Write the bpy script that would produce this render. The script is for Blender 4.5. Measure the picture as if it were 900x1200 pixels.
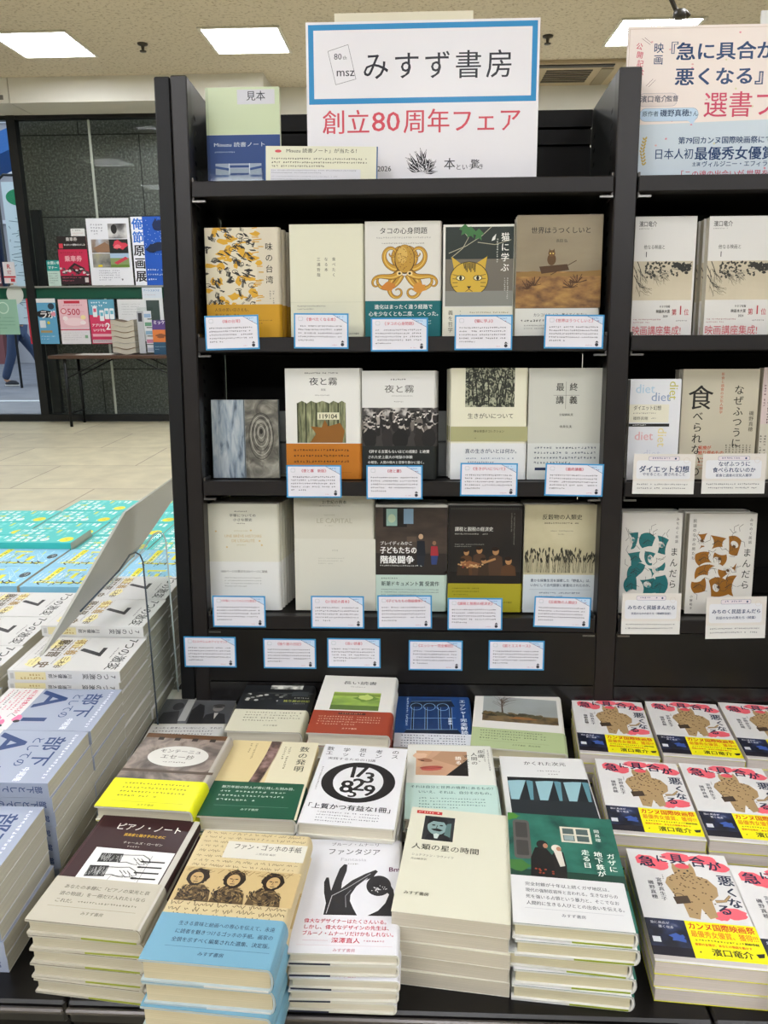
import bpy, math, random
from mathutils import Matrix, Vector
R = math.radians
scn = bpy.context.scene
COL = scn.collection
for o in list(bpy.data.objects): bpy.data.objects.remove(o)

# ------------------------------------------------------------------ camera
F = 900.0; PITCH = R(14.9); YAW = R(2.4); ROLL = R(.38); CY = -1.30; CZ = 1.2
_f = Vector((-math.sin(YAW)*math.cos(PITCH), math.cos(YAW)*math.cos(PITCH), -math.sin(PITCH)))
_r = Vector((math.cos(YAW), math.sin(YAW), 0)); _u = _r.cross(_f)
RT = _r*math.cos(ROLL) - _u*math.sin(ROLL); UP = _r*math.sin(ROLL) + _u*math.cos(ROLL)
cam = bpy.data.cameras.new('camera'); cam.sensor_width = 36; cam.lens = 36*F/1200; cam.clip_start = .02; cam.clip_end = 200
camo = bpy.data.objects.new('camera', cam); COL.objects.link(camo)
camo.matrix_world = Matrix(((RT.x, UP.x, -_f.x, 0), (RT.y, UP.y, -_f.y, CY), (RT.z, UP.z, -_f.z, CZ), (0, 0, 0, 1)))
scn.camera = camo
# ------------------------------------------------------------------ world, sun, exposure
W = bpy.data.worlds.new('sky'); scn.world = W; W.use_nodes = True
bg = W.node_tree.nodes['Background']; bg.inputs[0].default_value = (.78, .86, 1, 1); bg.inputs[1].default_value = 1.5
sun = bpy.data.lights.new('sun', 'SUN'); sun.energy = 2.0; sun.angle = R(20); sun.color = (1, .97, .92)
suno = bpy.data.objects.new('sun', sun); COL.objects.link(suno); suno.rotation_euler = (R(-38), R(22), 0)
scn.view_settings.view_transform = 'Standard'; scn.view_settings.look = 'None'
scn.view_settings.gamma = 1; scn.view_settings.use_curve_mapping = False
scn.view_settings.exposure = 0.0
LAMP = 27.5                                           # radiance of the ceiling light diffusers
scn.cycles.max_bounces = 8; scn.cycles.transparent_max_bounces = 16; scn.cycles.use_denoising = True

def ray(px, py):
    return _f + RT*((px-450)/F) + UP*((600-py)/F)
EYE = Vector((0, CY, CZ))
def on(px, py, n, q):
    r = ray(px, py); n = Vector(n); return EYE + r*(n.dot(Vector(q)-EYE)/n.dot(r))
def onZ(px, py, z): return on(px, py, (0, 0, 1), (0, 0, z))
def onY(px, py, y): return on(px, py, (0, 1, 0), (0, y, 0))
TILT = R(6)
CASE = Matrix.Translation((0, 0, .5)) @ Matrix.Rotation(-TILT, 4, 'X')     # the bookcase leans back: local x, depth d, height u
CINV = CASE.inverted()
def onC(px, py, d=0):
    n = CASE.to_3x3() @ Vector((0, 1, 0)); p = CINV @ on(px, py, n, CASE @ Vector((0, d, 0)))
    return p.x, p.z

# ------------------------------------------------------------------ materials
def lin(c): c /= 255; return c/12.92 if c <= .04045 else ((c+.055)/1.055)**2.4
def rgb(h): h = h.lstrip('#'); return tuple(lin(int(h[i:i+2], 16)) for i in (0, 2, 4))+(1,)
MATS = {}
def mat(h, rough=.5, metal=0, spec=.5, coat=0, noise=0, nscale=40, bump=0):
    k = (h, rough, metal, spec, coat, noise, nscale, bump)
    if k in MATS: return MATS[k]
    m = bpy.data.materials.new('paint_'+h.strip('#')); m.use_nodes = True; nt = m.node_tree; b = nt.nodes['Principled BSDF']
    b.inputs['Base Color'].default_value = rgb(h); b.inputs['Roughness'].default_value = rough
    b.inputs['Metallic'].default_value = metal; b.inputs['Specular IOR Level'].default_value = spec; b.inputs['Coat Weight'].default_value = coat
    b.inputs['Coat Roughness'].default_value = .12
    tc = nt.nodes.new('ShaderNodeTexCoord'); n = nt.nodes.new('ShaderNodeTexNoise'); n.inputs['Scale'].default_value = nscale; n.inputs['Detail'].default_value = 4
    nt.links.new(tc.outputs['Object'], n.inputs['Vector'])
    r = nt.nodes.new('ShaderNodeValToRGB'); c = rgb(h)
    lo = tuple(x*(1-noise) for x in c[:3])+(1,); hi = tuple(min(1, x*(1+noise)) for x in c[:3])+(1,)
    r.color_ramp.elements[0].color = lo; r.color_ramp.elements[1].color = hi
    r.color_ramp.elements[0].position = .3; r.color_ramp.elements[1].position = .7
    nt.links.new(n.outputs['Fac'], r.inputs[0])
    if noise: nt.links.new(r.outputs[0], b.inputs['Base Color'])
    if bump:
        bp = nt.nodes.new('ShaderNodeBump'); bp.inputs['Strength'].default_value = bump; bp.inputs['Distance'].default_value = .002
        nt.links.new(n.outputs['Fac'], bp.inputs['Height']); nt.links.new(bp.outputs[0], b.inputs['Normal'])
    MATS[k] = m; return m
def ink(h): return h if not isinstance(h, str) else mat(h, .5, 0, .35, .05)
def photo(name, stops, scale=40, kind='noise', detail=6, dist=0., stretch=(1, 1, 1), rough=.4):
    """a printed picture: procedural pattern in the print's own colours"""
    if name in MATS: return MATS[name]
    m = bpy.data.materials.new(name); m.use_nodes = True; nt = m.node_tree; b = nt.nodes['Principled BSDF']; b.inputs['Roughness'].default_value = rough
    tc = nt.nodes.new('ShaderNodeTexCoord'); mp = nt.nodes.new('ShaderNodeMapping'); mp.inputs['Scale'].default_value = stretch
    nt.links.new(tc.outputs['Object'], mp.inputs[0])
    if kind == 'noise':
        n = nt.nodes.new('ShaderNodeTexNoise'); n.inputs['Detail'].default_value = detail; n.inputs['Distortion'].default_value = dist; out = n.outputs['Fac']
    elif kind == 'voronoi':
        n = nt.nodes.new('ShaderNodeTexVoronoi'); out = n.outputs['Distance']
    else:
        n = nt.nodes.new('ShaderNodeTexWave'); n.inputs['Distortion'].default_value = dist; n.inputs['Detail'].default_value = detail
        if kind == 'rings': n.wave_type = 'RINGS'
        out = n.outputs['Fac']
    n.inputs['Scale'].default_value = scale; nt.links.new(mp.outputs[0], n.inputs['Vector'])
    r = nt.nodes.new('ShaderNodeValToRGB'); e = r.color_ramp.elements
    e[0].position, e[0].color = stops[0][0], rgb(stops[0][1]); e[1].position, e[1].color = stops[-1][0], rgb(stops[-1][1])
    for p, c in stops[1:-1]: x = e.new(p); x.color = rgb(c)
    nt.links.new(out, r.inputs[0]); nt.links.new(r.outputs[0], b.inputs['Base Color'])
    MATS[name] = m; return m
def pages(h):
    """cream page edges with fine leaf lines"""
    k = 'pages'+h
    if k in MATS: return MATS[k]
    m = mat(h, .8, 0, .2).copy(); nt = m.node_tree; b = nt.nodes['Principled BSDF']
    tc = nt.nodes.new('ShaderNodeTexCoord'); mp = nt.nodes.new('ShaderNodeMapping'); mp.inputs['Scale'].default_value = (4, 4, 1400)
    n = nt.nodes.new('ShaderNodeTexNoise'); n.inputs['Scale'].default_value = 1; n.inputs['Detail'].default_value = 3
    nt.links.new(tc.outputs['Object'], mp.inputs[0]); nt.links.new(mp.outputs[0], n.inputs['Vector'])
    r = nt.nodes.new('ShaderNodeValToRGB'); c = rgb(h); r.color_ramp.elements[0].position = .3; r.color_ramp.elements[1].position = .65
    r.color_ramp.elements[0].color = tuple(x*.84 for x in c[:3])+(1,); r.color_ramp.elements[1].color = c
    nt.links.new(n.outputs['Fac'], r.inputs[0]); nt.links.new(r.outputs[0], b.inputs['Base Color'])
    MATS[k] = m; return m
def emis(h, s):
    m = bpy.data.materials.new('lamp_diffuser'); m.use_nodes = True; b = m.node_tree.nodes['Principled BSDF']
    b.inputs['Base Color'].default_value = (.9, .9, .9, 1); b.inputs['Emission Color'].default_value = rgb(h); b.inputs['Emission Strength'].default_value = s
    return m
def glass(name, tint=(.96, .98, .97, 1), rough=0.0, amt=.12):
    m = bpy.data.materials.new(name); m.use_nodes = True; nt = m.node_tree; nt.nodes.remove(nt.nodes['Principled BSDF'])
    o = nt.nodes['Material Output']; t = nt.nodes.new('ShaderNodeBsdfTransparent'); g = nt.nodes.new('ShaderNodeBsdfGlossy'); mx = nt.nodes.new('ShaderNodeMixShader'); lw = nt.nodes.new('ShaderNodeLayerWeight')
    t.inputs[0].default_value = tint; g.inputs['Roughness'].default_value = rough; lw.inputs[0].default_value = .25
    pw = nt.nodes.new('ShaderNodeMath'); pw.operation = 'POWER'; pw.inputs[1].default_value = 3; ml = nt.nodes.new('ShaderNodeMath'); ml.operation = 'MULTIPLY_ADD'; ml.inputs[1].default_value = amt; ml.inputs[2].default_value = .03*amt
    nt.links.new(lw.outputs['Facing'], pw.inputs[0]); nt.links.new(pw.outputs[0], ml.inputs[0]); nt.links.new(ml.outputs[0], mx.inputs[0])
    nt.links.new(t.outputs[0], mx.inputs[1]); nt.links.new(g.outputs[0], mx.inputs[2]); nt.links.new(mx.outputs[0], o.inputs[0])
    return m
BLACKWOOD = mat('#100e0d', .5, 0, .15, 0, .18, 30)
POSTWOOD = mat('#1d1918', .36, 0, .4, 0, .12, 30)
BLACKMETAL = mat('#2a2b2a', .3, .5, .4)
CAVE = mat('#080808', .6)
GLASS = glass('window_glass'); ACRYL = glass('clear_acrylic', (.94, .96, .95, 1), .05, .3)
CHROME = mat('#c8c8c8', .2, 1)

# ------------------------------------------------------------------ mesh building
class MB:
    def __init__(s): s.v = []; s.f = []; s.m = []; s.mats = []; s.smooth = []
    def mi(s, m):
        m = ink(m)
        if m not in s.mats: s.mats.append(m)
        return s.mats.index(m)
    def add(s, vs, fs, m, sm=False):
        b = len(s.v); s.v += [tuple(v) for v in vs]; i = s.mi(m)
        for f in fs: s.f.append(tuple(b+k for k in f)); s.m.append(i); s.smooth.append(sm)
    def box(s, x0, x1, y0, y1, z0, z1, m):
        vs = [(x, y, z) for z in (z0, z1) for y in (y0, y1) for x in (x0, x1)]
        s.add(vs, [(0, 2, 3, 1), (4, 5, 7, 6), (0, 1, 5, 4), (2, 6, 7, 3), (0, 4, 6, 2), (1, 3, 7, 5)], m); return s
    def bbox(s, x0, x1, y0, y1, z0, z1, m, b=.002):
        """box with chamfered edges"""
        vs = []; idx = {}
        X = (x0, x1); Y = (y0, y1); Z = (z0, z1)
        for i in (0, 1):
            for j in (0, 1):
                for k in (0, 1):
                    sx, sy, sz = (b, -b)[i], (b, -b)[j], (b, -b)[k]
                    for a in range(3):
                        p = [X[i]+sx, Y[j]+sy, Z[k]+sz]; p[a] = (X[i], Y[j], Z[k])[a]
                        idx[i, j, k, a] = len(vs); vs.append(tuple(p))
        fs = []
        for a in range(3):
            o = [q for q in range(3) if q != a]
            for e in (0, 1):
                ring = []
                for (p, q) in ((0, 0), (1, 0), (1, 1), (0, 1)):
                    c = [0, 0, 0]; c[a] = e; c[o[0]] = p; c[o[1]] = q; ring.append(idx[c[0], c[1], c[2], a])
                fs.append(tuple(ring))
            for p in (0, 1):
                for q in (0, 1):
                    c0 = [0, 0, 0]; c1 = [0, 0, 0]; c1[a] = 1
                    c0[o[0]] = c1[o[0]] = p; c0[o[1]] = c1[o[1]] = q
                    fs.append((idx[tuple(c0)+(o[0],)], idx[tuple(c1)+(o[0],)], idx[tuple(c1)+(o[1],)], idx[tuple(c0)+(o[1],)]))
        for i in (0, 1):
            for j in (0, 1):
                for k in (0, 1): fs.append((idx[i, j, k, 0], idx[i, j, k, 1], idx[i, j, k, 2]))
        s.add(vs, fs, m); return s
    def tube(s, pts, r, m, n=8, r2=None):
        pts = [Vector(p) for p in pts]; vs = []; fs = []
        for i, p in enumerate(pts):
            d = (pts[min(i+1, len(pts)-1)]-pts[max(i-1, 0)]).normalized()
            a = d.orthogonal().normalized() if i == 0 else (pa - d*pa.dot(d)).normalized()
            pa = a; b = d.cross(a); rr = r if r2 is None else r+(r2-r)*i/(len(pts)-1)
            vs += [p+(a*math.cos(6.2832*k/n)+b*math.sin(6.2832*k/n))*rr for k in range(n)]
        for i in range(len(pts)-1):
            for k in range(n): fs.append((i*n+k, i*n+(k+1) % n, (i+1)*n+(k+1) % n, (i+1)*n+k))
        fs += [tuple(range(n))[::-1], tuple(range((len(pts)-1)*n, len(pts)*n))]
        s.add(vs, fs, m, True); return s
    def lathe(s, prof, m, n=20, at=(0, 0, 0)):
        vs = [(at[0]+r*math.cos(6.2832*k/n), at[1]+r*math.sin(6.2832*k/n), at[2]+z) for r, z in prof for k in range(n)]
        fs = [(i*n+k, i*n+(k+1) % n, (i+1)*n+(k+1) % n, (i+1)*n+k) for i in range(len(prof)-1) for k in range(n)]
        fs += [tuple(range(n))[::-1], tuple(range((len(prof)-1)*n, len(prof)*n))]
        s.add(vs, fs, m, True); return s
    def prism(s, poly, y0, y1, m):
        """polygon in x,z extruded along y"""
        n = len(poly); vs = [(x, y0, z) for x, z in poly]+[(x, y1, z) for x, z in poly]
        s.add(vs, [tuple(range(n)), tuple(range(n, 2*n))[::-1]]+[(i, (i+1) % n, n+(i+1) % n, n+i) for i in range(n)], m); return s
    def slab(s, pts, nrm, th, m):
        """flat polygon of 3-D points given thickness along nrm"""
        n = len(pts); N = Vector(nrm)*th; vs = [Vector(p) for p in pts]+[Vector(p)+N for p in pts]
        s.add(vs, [tuple(range(n))[::-1], tuple(range(n, 2*n))]+[(i, (i+1) % n, n+(i+1) % n, n+i) for i in range(n)], m); return s
    def build(s, name, parent=None, mw=None, label=None):
        me = bpy.data.meshes.new(name); me.from_pydata(s.v, [], s.f)
        for m in s.mats: me.materials.append(m)
        me.polygons.foreach_set('material_index', s.m); me.polygons.foreach_set('use_smooth', s.smooth); me.update()
        o = bpy.data.objects.new(name, me); COL.objects.link(o)
        if parent is not None: o.parent = parent
        if mw is not None: o.matrix_world = mw
        if label: o['label'] = label
        return o
def tag(o, label, cat, group=None, kind=None):
    o['label'] = label; o['category'] = cat
    if group: o['group'] = group
    if kind: o['kind'] = kind
    return o
def struct(o): o['kind'] = 'structure'; return o
def thing(name, label, cat, mw=None, group=None):
    o = bpy.data.objects.new(name, None); COL.objects.link(o); o.empty_display_size = .05
    if mw is not None: o.matrix_world = mw
    return tag(o, label, cat, group)
KIDS = {}
def dup(root, label, mw, group=None):
    r = root.copy(); COL.objects.link(r); r.matrix_world = mw; r['label'] = label
    if group: r['group'] = group
    for ch in KIDS[root.name]:
        c = ch.copy(); COL.objects.link(c); c.parent = r; c.matrix_basis = Matrix()
    return r

# ------------------------------------------------------------------ lettering and print
_txt = {}
def textmesh(s):
    k = s
    if k not in _txt:
        cu = bpy.data.curves.new('lettering', 'FONT'); cu.body = s; cu.resolution_u = 2; cu.fill_mode = 'FRONT'
        o = bpy.data.objects.new('lettering', cu); COL.objects.link(o); bpy.context.view_layer.update()
        me = bpy.data.meshes.new_from_object(o.evaluated_get(bpy.context.evaluated_depsgraph_get()))
        vs = [(v.co.x, v.co.y) for v in me.vertices]; fs = [tuple(p.vertices) for p in me.polygons]
        bpy.data.objects.remove(o); bpy.data.curves.remove(cu); bpy.data.meshes.remove(me)
        if vs:
            xs = [v[0] for v in vs]; _txt[k] = (vs, fs, min(xs), max(xs))
        else: _txt[k] = ([], [], 0, 0)
    return _txt[k]
class Canvas:
    """a printed face, millimetres from its top left corner, y down"""
    def __init__(s, w, h, bgc='#dddddd', bleed=True):
        s.w, s.h = w, h; s.ops = []; s.k = 0; s.rnd = random.Random(w*7+h); s.m = Matrix(); s.bg = bgc
    def raw(s, vs, fs, col):
        s.k += 1; w, h = s.w, s.h
        if all(0 <= x <= w and 0 <= y <= h for x, y in vs): s.ops.append((vs, fs, col, s.k)); return
        V = []; Fc = []                                        # trim the print at the edge of the sheet
        for f in fs:
            P = [vs[i] for i in f]
            for ax, lim, sg in ((0, 0, 1), (0, w, -1), (1, 0, 1), (1, h, -1)):
                Q = []
                for i in range(len(P)):
                    a, b = P[i-1], P[i]; da, db = (a[ax]-lim)*sg, (b[ax]-lim)*sg
                    if (da < 0) != (db < 0): t = da/(da-db); Q.append((a[0]+(b[0]-a[0])*t, a[1]+(b[1]-a[1])*t))
                    if db >= 0: Q.append(b)
                P = Q
                if not P: break
            if len(P) > 2: n = len(V); V += P; Fc.append(tuple(range(n, n+len(P))))
        if Fc: s.ops.append((V, Fc, col, s.k))
    def p(s, pts, col): s.raw(list(pts), [tuple(range(len(pts)))], col)
    def r(s, x, y, w, h, col): s.p([(x, y), (x+w, y), (x+w, y+h), (x, y+h)], col)
    def rr(s, x, y, w, h, q, col):
        pts = []
        for cx, cy, a in ((x+w-q, y+q, -90), (x+w-q, y+h-q, 0), (x+q, y+h-q, 90), (x+q, y+q, 180)):
            pts += [(cx+q*math.cos(R(a+t)), cy+q*math.sin(R(a+t))) for t in (0, 30, 60, 90)]
        s.p(pts, col)
    def e(s, cx, cy, rx, ry, col, n=28, rot=0):
        c, d = math.cos(R(rot)), math.sin(R(rot)); q = []
        for i in range(n):
            a = 6.2832*i/n; x, y = rx*math.cos(a), ry*math.sin(a); q.append((cx+x*c-y*d, cy+x*d+y*c))
        s.p(q, col)
    def ring(s, cx, cy, rx, ry, t, col, n=40):
        vs = []; fs = []
        for i in range(n):
            a = 6.2832*i/n; vs += [(cx+rx*math.cos(a), cy+ry*math.sin(a)), (cx+(rx-t)*math.cos(a), cy+(ry-t)*math.sin(a))]
            j = (i+1) % n; fs.append((2*i, 2*j, 2*j+1, 2*i+1))
        s.raw(vs, fs, col)
    def blob(s, cx, cy, rx, ry, col, irr=.3, n=14):
        s.p([(cx+rx*(1+irr*(s.rnd.random()-.5)*2)*math.cos(6.2832*i/n), cy+ry*(1+irr*(s.rnd.random()-.5)*2)*math.sin(6.2832*i/n)) for i in range(n)], col)
    def l(s, pts, w, col, w2=None):
        vs = []; fs = []; n = len(pts)
        for i in range(n):
            a = pts[max(i-1, 0)]; b = pts[min(i+1, n-1)]; dx, dy = b[0]-a[0], b[1]-a[1]; L = math.hypot(dx, dy) or 1
            ww = (w if w2 is None else w+(w2-w)*i/(n-1))/2
            vs += [(pts[i][0]-dy/L*ww, pts[i][1]+dx/L*ww), (pts[i][0]+dy/L*ww, pts[i][1]-dx/L*ww)]
            if i: fs.append((2*i-2, 2*i-1, 2*i+1, 2*i))
        s.raw(vs, fs, col)
    def frame(s, x, y, w, h, t, col):
        s.raw([(x, y), (x+w, y), (x+w, y+h), (x, y+h), (x+t, y+t), (x+w-t, y+t), (x+w-t, y+h-t), (x+t, y+h-t)], [(0, 1, 5, 4), (1, 2, 6, 5), (2, 3, 7, 6), (3, 0, 4, 7)], col)
    def t(s, txt, x, y, size, col, v=False, b=0.0, al='l', lead=1.15, rot=0, sx=1, fit=None, mir=False):
        sets = [([], []) for _ in range(2 if b < .004 else 4)]
        c, d = math.cos(R(rot)), math.sin(R(rot))
        def put(ch, ox, oy, up=False, sxx=1):
            vs, fs, x0, x1 = textmesh(ch)
            B = b*size*.8
            for (V, Fc), (dx, dy) in zip(sets, ((-.008*size, 0), (.008*size, 0)) if b < .004 else ((-B, -B*.6), (B, -B*.6), (-B, B*.6), (B, B*.6))):
                n = len(V)
                for (a, e) in vs:
                    if up: a, e = e-.38+.5, -(a-.5)+.38
                    V.append((ox+a*size*sxx+dx, oy+(.86-e)*size+dy))
                Fc.extend(tuple(q+n for q in f) for f in fs)
        if v:
            for i, ch in enumerate(txt):
                if ch in ' 　': continue
                _, _, a0, a1 = textmesh(ch)
                off = 0 if ord(ch) > 0x2000 else .5-(a0+a1)/2
                put(ch, -size/2+off*size, i*size*lead, ch in 'ー—(「」')
        else:
            _, _, a0, a1 = textmesh(txt); wd = (a1-a0)*size
            q = (fit/wd if fit else sx)
            put(txt, {'l': 0, 'c': -wd*q/2-a0*size*q, 'r': -wd*q-a0*size*q}[al], 0, False, q)
        for V, Fc in sets:
            if Fc: s.raw([(x+a*c-e*d, y+a*d+e*c) for a, e in V], Fc, col)
    def g(s, x, y, w, n, size, lead, col, v=False, last=.6):
        """illegibly small print: rows of tiny strokes"""
        V = []; Fc = []; rd = s.rnd
        def q(x0, y0, x1, y1):
            k = len(V); V.extend([(x0, y0), (x1, y0), (x1, y1), (x0, y1)]); Fc.append((k, k+1, k+2, k+3))
        for i in range(n):
            L = w*(last if i == n-1 and n > 1 else 1); m = max(1, int(L/size))
            for j in range(m):
                if rd.random() < .05: continue
                cx, cy = (x+j*size, y+i*lead) if not v else (x-i*lead, y+j*size)
                e = size*.74; th = size*.16
                for _ in range(rd.choice((1, 2, 2))): yy = cy+rd.random()*(e-th); q(cx+rd.random()*.2*e, yy, cx+e*(.7+.3*rd.random()), yy+th)
                for _ in range(rd.choice((1, 2, 2))): xx = cx+rd.random()*(e-th); q(xx, cy+rd.random()*.25*e, xx+th, cy+e*(.7+.3*rd.random()))
        if Fc: s.raw(V, Fc, col)
    def into(s, mb, fn, step=2e-5):
        """fn maps (x mm, y mm, lift) to a point"""
        step = min(step, 4e-4/max(1, s.k))
        for vs, fs, col, k in s.ops: mb.add([fn(x, y, k*step) for x, y in vs], fs, col)

# ------------------------------------------------------------------ books
def prof(w, t, r, off=0., side='R'):
    """outline of a case or jacket in x,z from the top fore edge round the spine to the bottom fore edge"""
    P = [(-w/2-off*.0, t+off)]; n = 8 if r > .002 else 2
    for i in range(n+1):
        a = math.pi/2-math.pi*i/n
        P.append((w/2-r+(r+off)*math.cos(a), t/2+(t/2+off)*math.sin(a)))
    if r <= .002: P = [(-w/2, t+off), (w/2+off, t+off), (w/2+off, -off)]
    P.append((-w/2, -off))
    return P if side == 'R' else [(-x, z) for x, z in P]
def shell(mb, P, Q, y0, y1, m, edge=None):
    n = len(P); vs = [(x, y, z) for y in (y0, y1) for x, z in P]+[(x, y, z) for y in (y0, y1) for x, z in Q]
    fo = [(i, i+1, n+i+1, n+i) for i in range(n-1)]; fi = [(2*n+i, 3*n+i, 3*n+i+1, 2*n+i+1) for i in range(n-1)]
    ends = [(i, 2*n+i, 2*n+i+1, i+1) for i in range(n-1)]+[(n+i, n+i+1, 3*n+i+1, 3*n+i) for i in range(n-1)]+[(0, n, 3*n, 2*n), (n-1, 3*n-1, 4*n-1, 2*n-1)]
    mb.add(vs, fo, m); mb.add(vs, fi+ends, edge or m)
def book(name, w, h, t, face, label, mw, hard=True, side='R', edge='#d8d4c8', page='#d4cdba', obi=None, spine=None, group=None, board=None, flap='R'):
    """face: Canvas of the front; obi: Canvas of the paper band; w,h,t in mm"""
    root = thing(name, label, 'book', mw, group)
    W, H, T = w/1000, h/1000, t/1000; bt = .0022 if hard else .0005; r = min(.0055, T*.32) if hard else .001
    mb = MB(); P = prof(W, T, r, 0, side); Q = prof(W, T, r, -bt, side); shell(mb, P, Q, -H/2, H/2, face.bg, edge)
    face.into(mb, lambda x, y, k: (-W/2+x/1000, H/2-y/1000, T+k+2e-5))
    if spine:
        sx = W/2 if side == 'R' else -W/2; sg = 1 if side == 'R' else -1
        spine.into(mb, lambda x, y, k: (sx+sg*(k+2e-5), H/2-y/1000, (T-x/1000 if side == 'R' else x/1000)))
    kids = [mb.build('cover', root)]
    ov = .003 if hard else .0006; s0 = -W/2+ov; s1 = W/2-r*.7
    if side != 'R': s0, s1 = -s1, -s0
    pb = MB(); pb.box(s0, s1, -H/2+ov, H/2-ov, bt, T-bt, pages(page)); kids.append(pb.build('page_block', root))
    if board:                                                   # coloured flap edge showing along the lower board
        fb = MB(); fb.box(*((-W*.02, W/2-r) if flap == 'R' else (-W/2+.001, -W*.12)), -H/2-.0003, -H/2+.02, -.0002, bt*.9, board); kids.append(fb.build('jacket_flap', root))
    if obi:
        ob = MB(); oh = obi.h/1000; shell(ob, prof(W, T, r, .0009, side), prof(W, T, r, .0006, side), -H/2, -H/2+oh, obi.bg)
        obi.into(ob, lambda x, y, k: (-W/2+x/1000, -H/2+oh-y/1000, T+.0009+k+2e-5)); kids.append(ob.build('paper_band', root))
    for k in kids: k.matrix_basis = Matrix()
    KIDS[root.name] = kids
    return root
STAND = Matrix.Rotation(math.pi/2, 4, 'X')
SH = {1: .915, 2: .655, 3: .401, 4: .151}
def shelf_mw(xl, xr, u, h, t, d, rz=0):
    """matrix for a book standing face out on a shelf, cover face at depth d"""
    return CASE @ Matrix.Translation(((xl+xr)/2, d+t/1000, u)) @ Matrix.Rotation(rz, 4, 'Y') @ Matrix.Translation((0, 0, h/2000)) @ STAND
def slot(x0, x1, y0, sh, d=.035):
    """photo box -> left, right, height (m) on the shelf"""
    yb = {1: 208, 2: 392, 3: 560, 4: 716}[sh]
    a, _ = onC(x0, (y0+yb)/2, d); b, _ = onC(x1, (y0+yb)/2, d); _, u = onC((x0+x1)/2, y0, d)
    return a, b, u-SH[sh]


# ================================================================== the room
CEIL = 3.32
def mapped(m, kind='floor'):
    nt = m.node_tree; b = nt.nodes['Principled BSDF']; return nt, b
# floor: large beige stone-look tiles
fm = mat('#b9ab93', .42, 0, .5, 0, .06, 6).copy(); nt = fm.node_tree; b = nt.nodes['Principled BSDF']
tc = nt.nodes.new('ShaderNodeTexCoord'); br = nt.nodes.new('ShaderNodeTexBrick'); br.offset = 0.5
mp = nt.nodes.new('ShaderNodeMapping'); mp.inputs['Location'].default_value = (.42, .2, 0); nt.links.new(tc.outputs['Object'], mp.inputs[0]); nt.links.new(mp.outputs[0], br.inputs['Vector'])
br.inputs['Color1'].default_value = rgb('#bab398'); br.inputs['Color2'].default_value = rgb('#b2ab92'); br.inputs['Mortar'].default_value = rgb('#857a68')
br.inputs['Scale'].default_value = 1; br.inputs['Brick Width'].default_value = 1.2; br.inputs['Row Height'].default_value = .8; br.inputs['Mortar Size'].default_value = .006; br.inputs['Mortar Smooth'].default_value = .1
nz = nt.nodes.new('ShaderNodeTexNoise'); nz.inputs['Scale'].default_value = 5; nz.inputs['Detail'].default_value = 8; nt.links.new(tc.outputs['Object'], nz.inputs['Vector'])
mx = nt.nodes.new('ShaderNodeMixRGB'); mx.blend_type = 'OVERLAY'; mx.inputs[0].default_value = .35
nt.links.new(br.outputs['Color'], mx.inputs[1]); nt.links.new(nz.outputs['Fac'], mx.inputs[2]); nt.links.new(mx.outputs[0], b.inputs['Base Color'])
struct(MB().box(-9, 6, -6, 7.06, -.1, 0, fm).build('floor'))
# ceiling: speckled beige acoustic board
cm = mat('#d2c8b2', .95, 0, .1).copy(); nt = cm.node_tree; b = nt.nodes['Principled BSDF']
tc = nt.nodes.new('ShaderNodeTexCoord'); nz = nt.nodes.new('ShaderNodeTexNoise'); nz.inputs['Scale'].default_value = 38; nz.inputs['Detail'].default_value = 5; nz.inputs['Roughness'].default_value = .7
nt.links.new(tc.outputs['Object'], nz.inputs['Vector']); rp = nt.nodes.new('ShaderNodeValToRGB'); e = rp.color_ramp.elements
e[0].position, e[0].color = .36, rgb('#ada08a'); e[1].position, e[1].color = .47, rgb('#d6ccb8'); nt.links.new(nz.outputs['Fac'], rp.inputs[0]); nt.links.new(rp.outputs[0], b.inputs['Base Color'])
struct(MB().box(-9, 6, -6, 7.3, CEIL, CEIL+.1, cm).build('ceiling'))
CREAM = mat('#dcdad0', .6, 0, .4, 0, .03, 3)
struct(MB().box(-3.86, -1.43, 6.6, 7.3, 3.10, CEIL-.001, CREAM).build('trim_1'))          # cream bulkhead over the glass
struct(MB().box(-9, -3.868, 6.6, 7.3, 3.10, CEIL-.001, CREAM).box(-4.02, -3.92, 6.595, 6.6, 3.13, 3.17, mat('#6f6c66', .5)).build('trim_2'))
struct(MB().box(-1.43, 6, 7.1, 7.3, 0, CEIL-.001, CREAM).build('wall_back'))
struct(MB().box(5.9, 6, -6, 7.1, 0, CEIL-.001, mat('#6e6a62', .7)).build('wall_right'))
struct(MB().box(-9, 6, -6.1, -6, 0, CEIL-.001, mat('#4c4a46', .8)).build('wall_front'))
struct(MB().box(-9.1, -9, -6, 7.1, 0, CEIL-.001, mat('#aaa498', .8)).build('wall_left'))
# granite wall seen behind the shop glass
gm = mat('#3c403a', .3, 0, .5).copy(); nt = gm.node_tree; b = nt.nodes['Principled BSDF']
tc = nt.nodes.new('ShaderNodeTexCoord'); v = nt.nodes.new('ShaderNodeTexNoise'); v.inputs['Scale'].default_value = 42; v.inputs['Detail'].default_value = 6; v.inputs['Roughness'].default_value = .8
rp = nt.nodes.new('ShaderNodeValToRGB'); e = rp.color_ramp.elements; e[0].position, e[0].color = .38, rgb('#363935'); e[1].position, e[1].color = .68, rgb('#8f9290'); x = e.new(.52); x.color = rgb('#555852')
br = nt.nodes.new('ShaderNodeTexBrick'); br.offset = .5; br.inputs['Scale'].default_value = 1; br.inputs['Brick Width'].default_value = 1.3; br.inputs['Row Height'].default_value = .82; br.inputs['Mortar Size'].default_value = .007
br.inputs['Color1'].default_value = (1, 1, 1, 1); br.inputs['Color2'].default_value = (.92, .92, .92, 1); br.inputs['Mortar'].default_value = (.1, .1, .1, 1)
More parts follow.
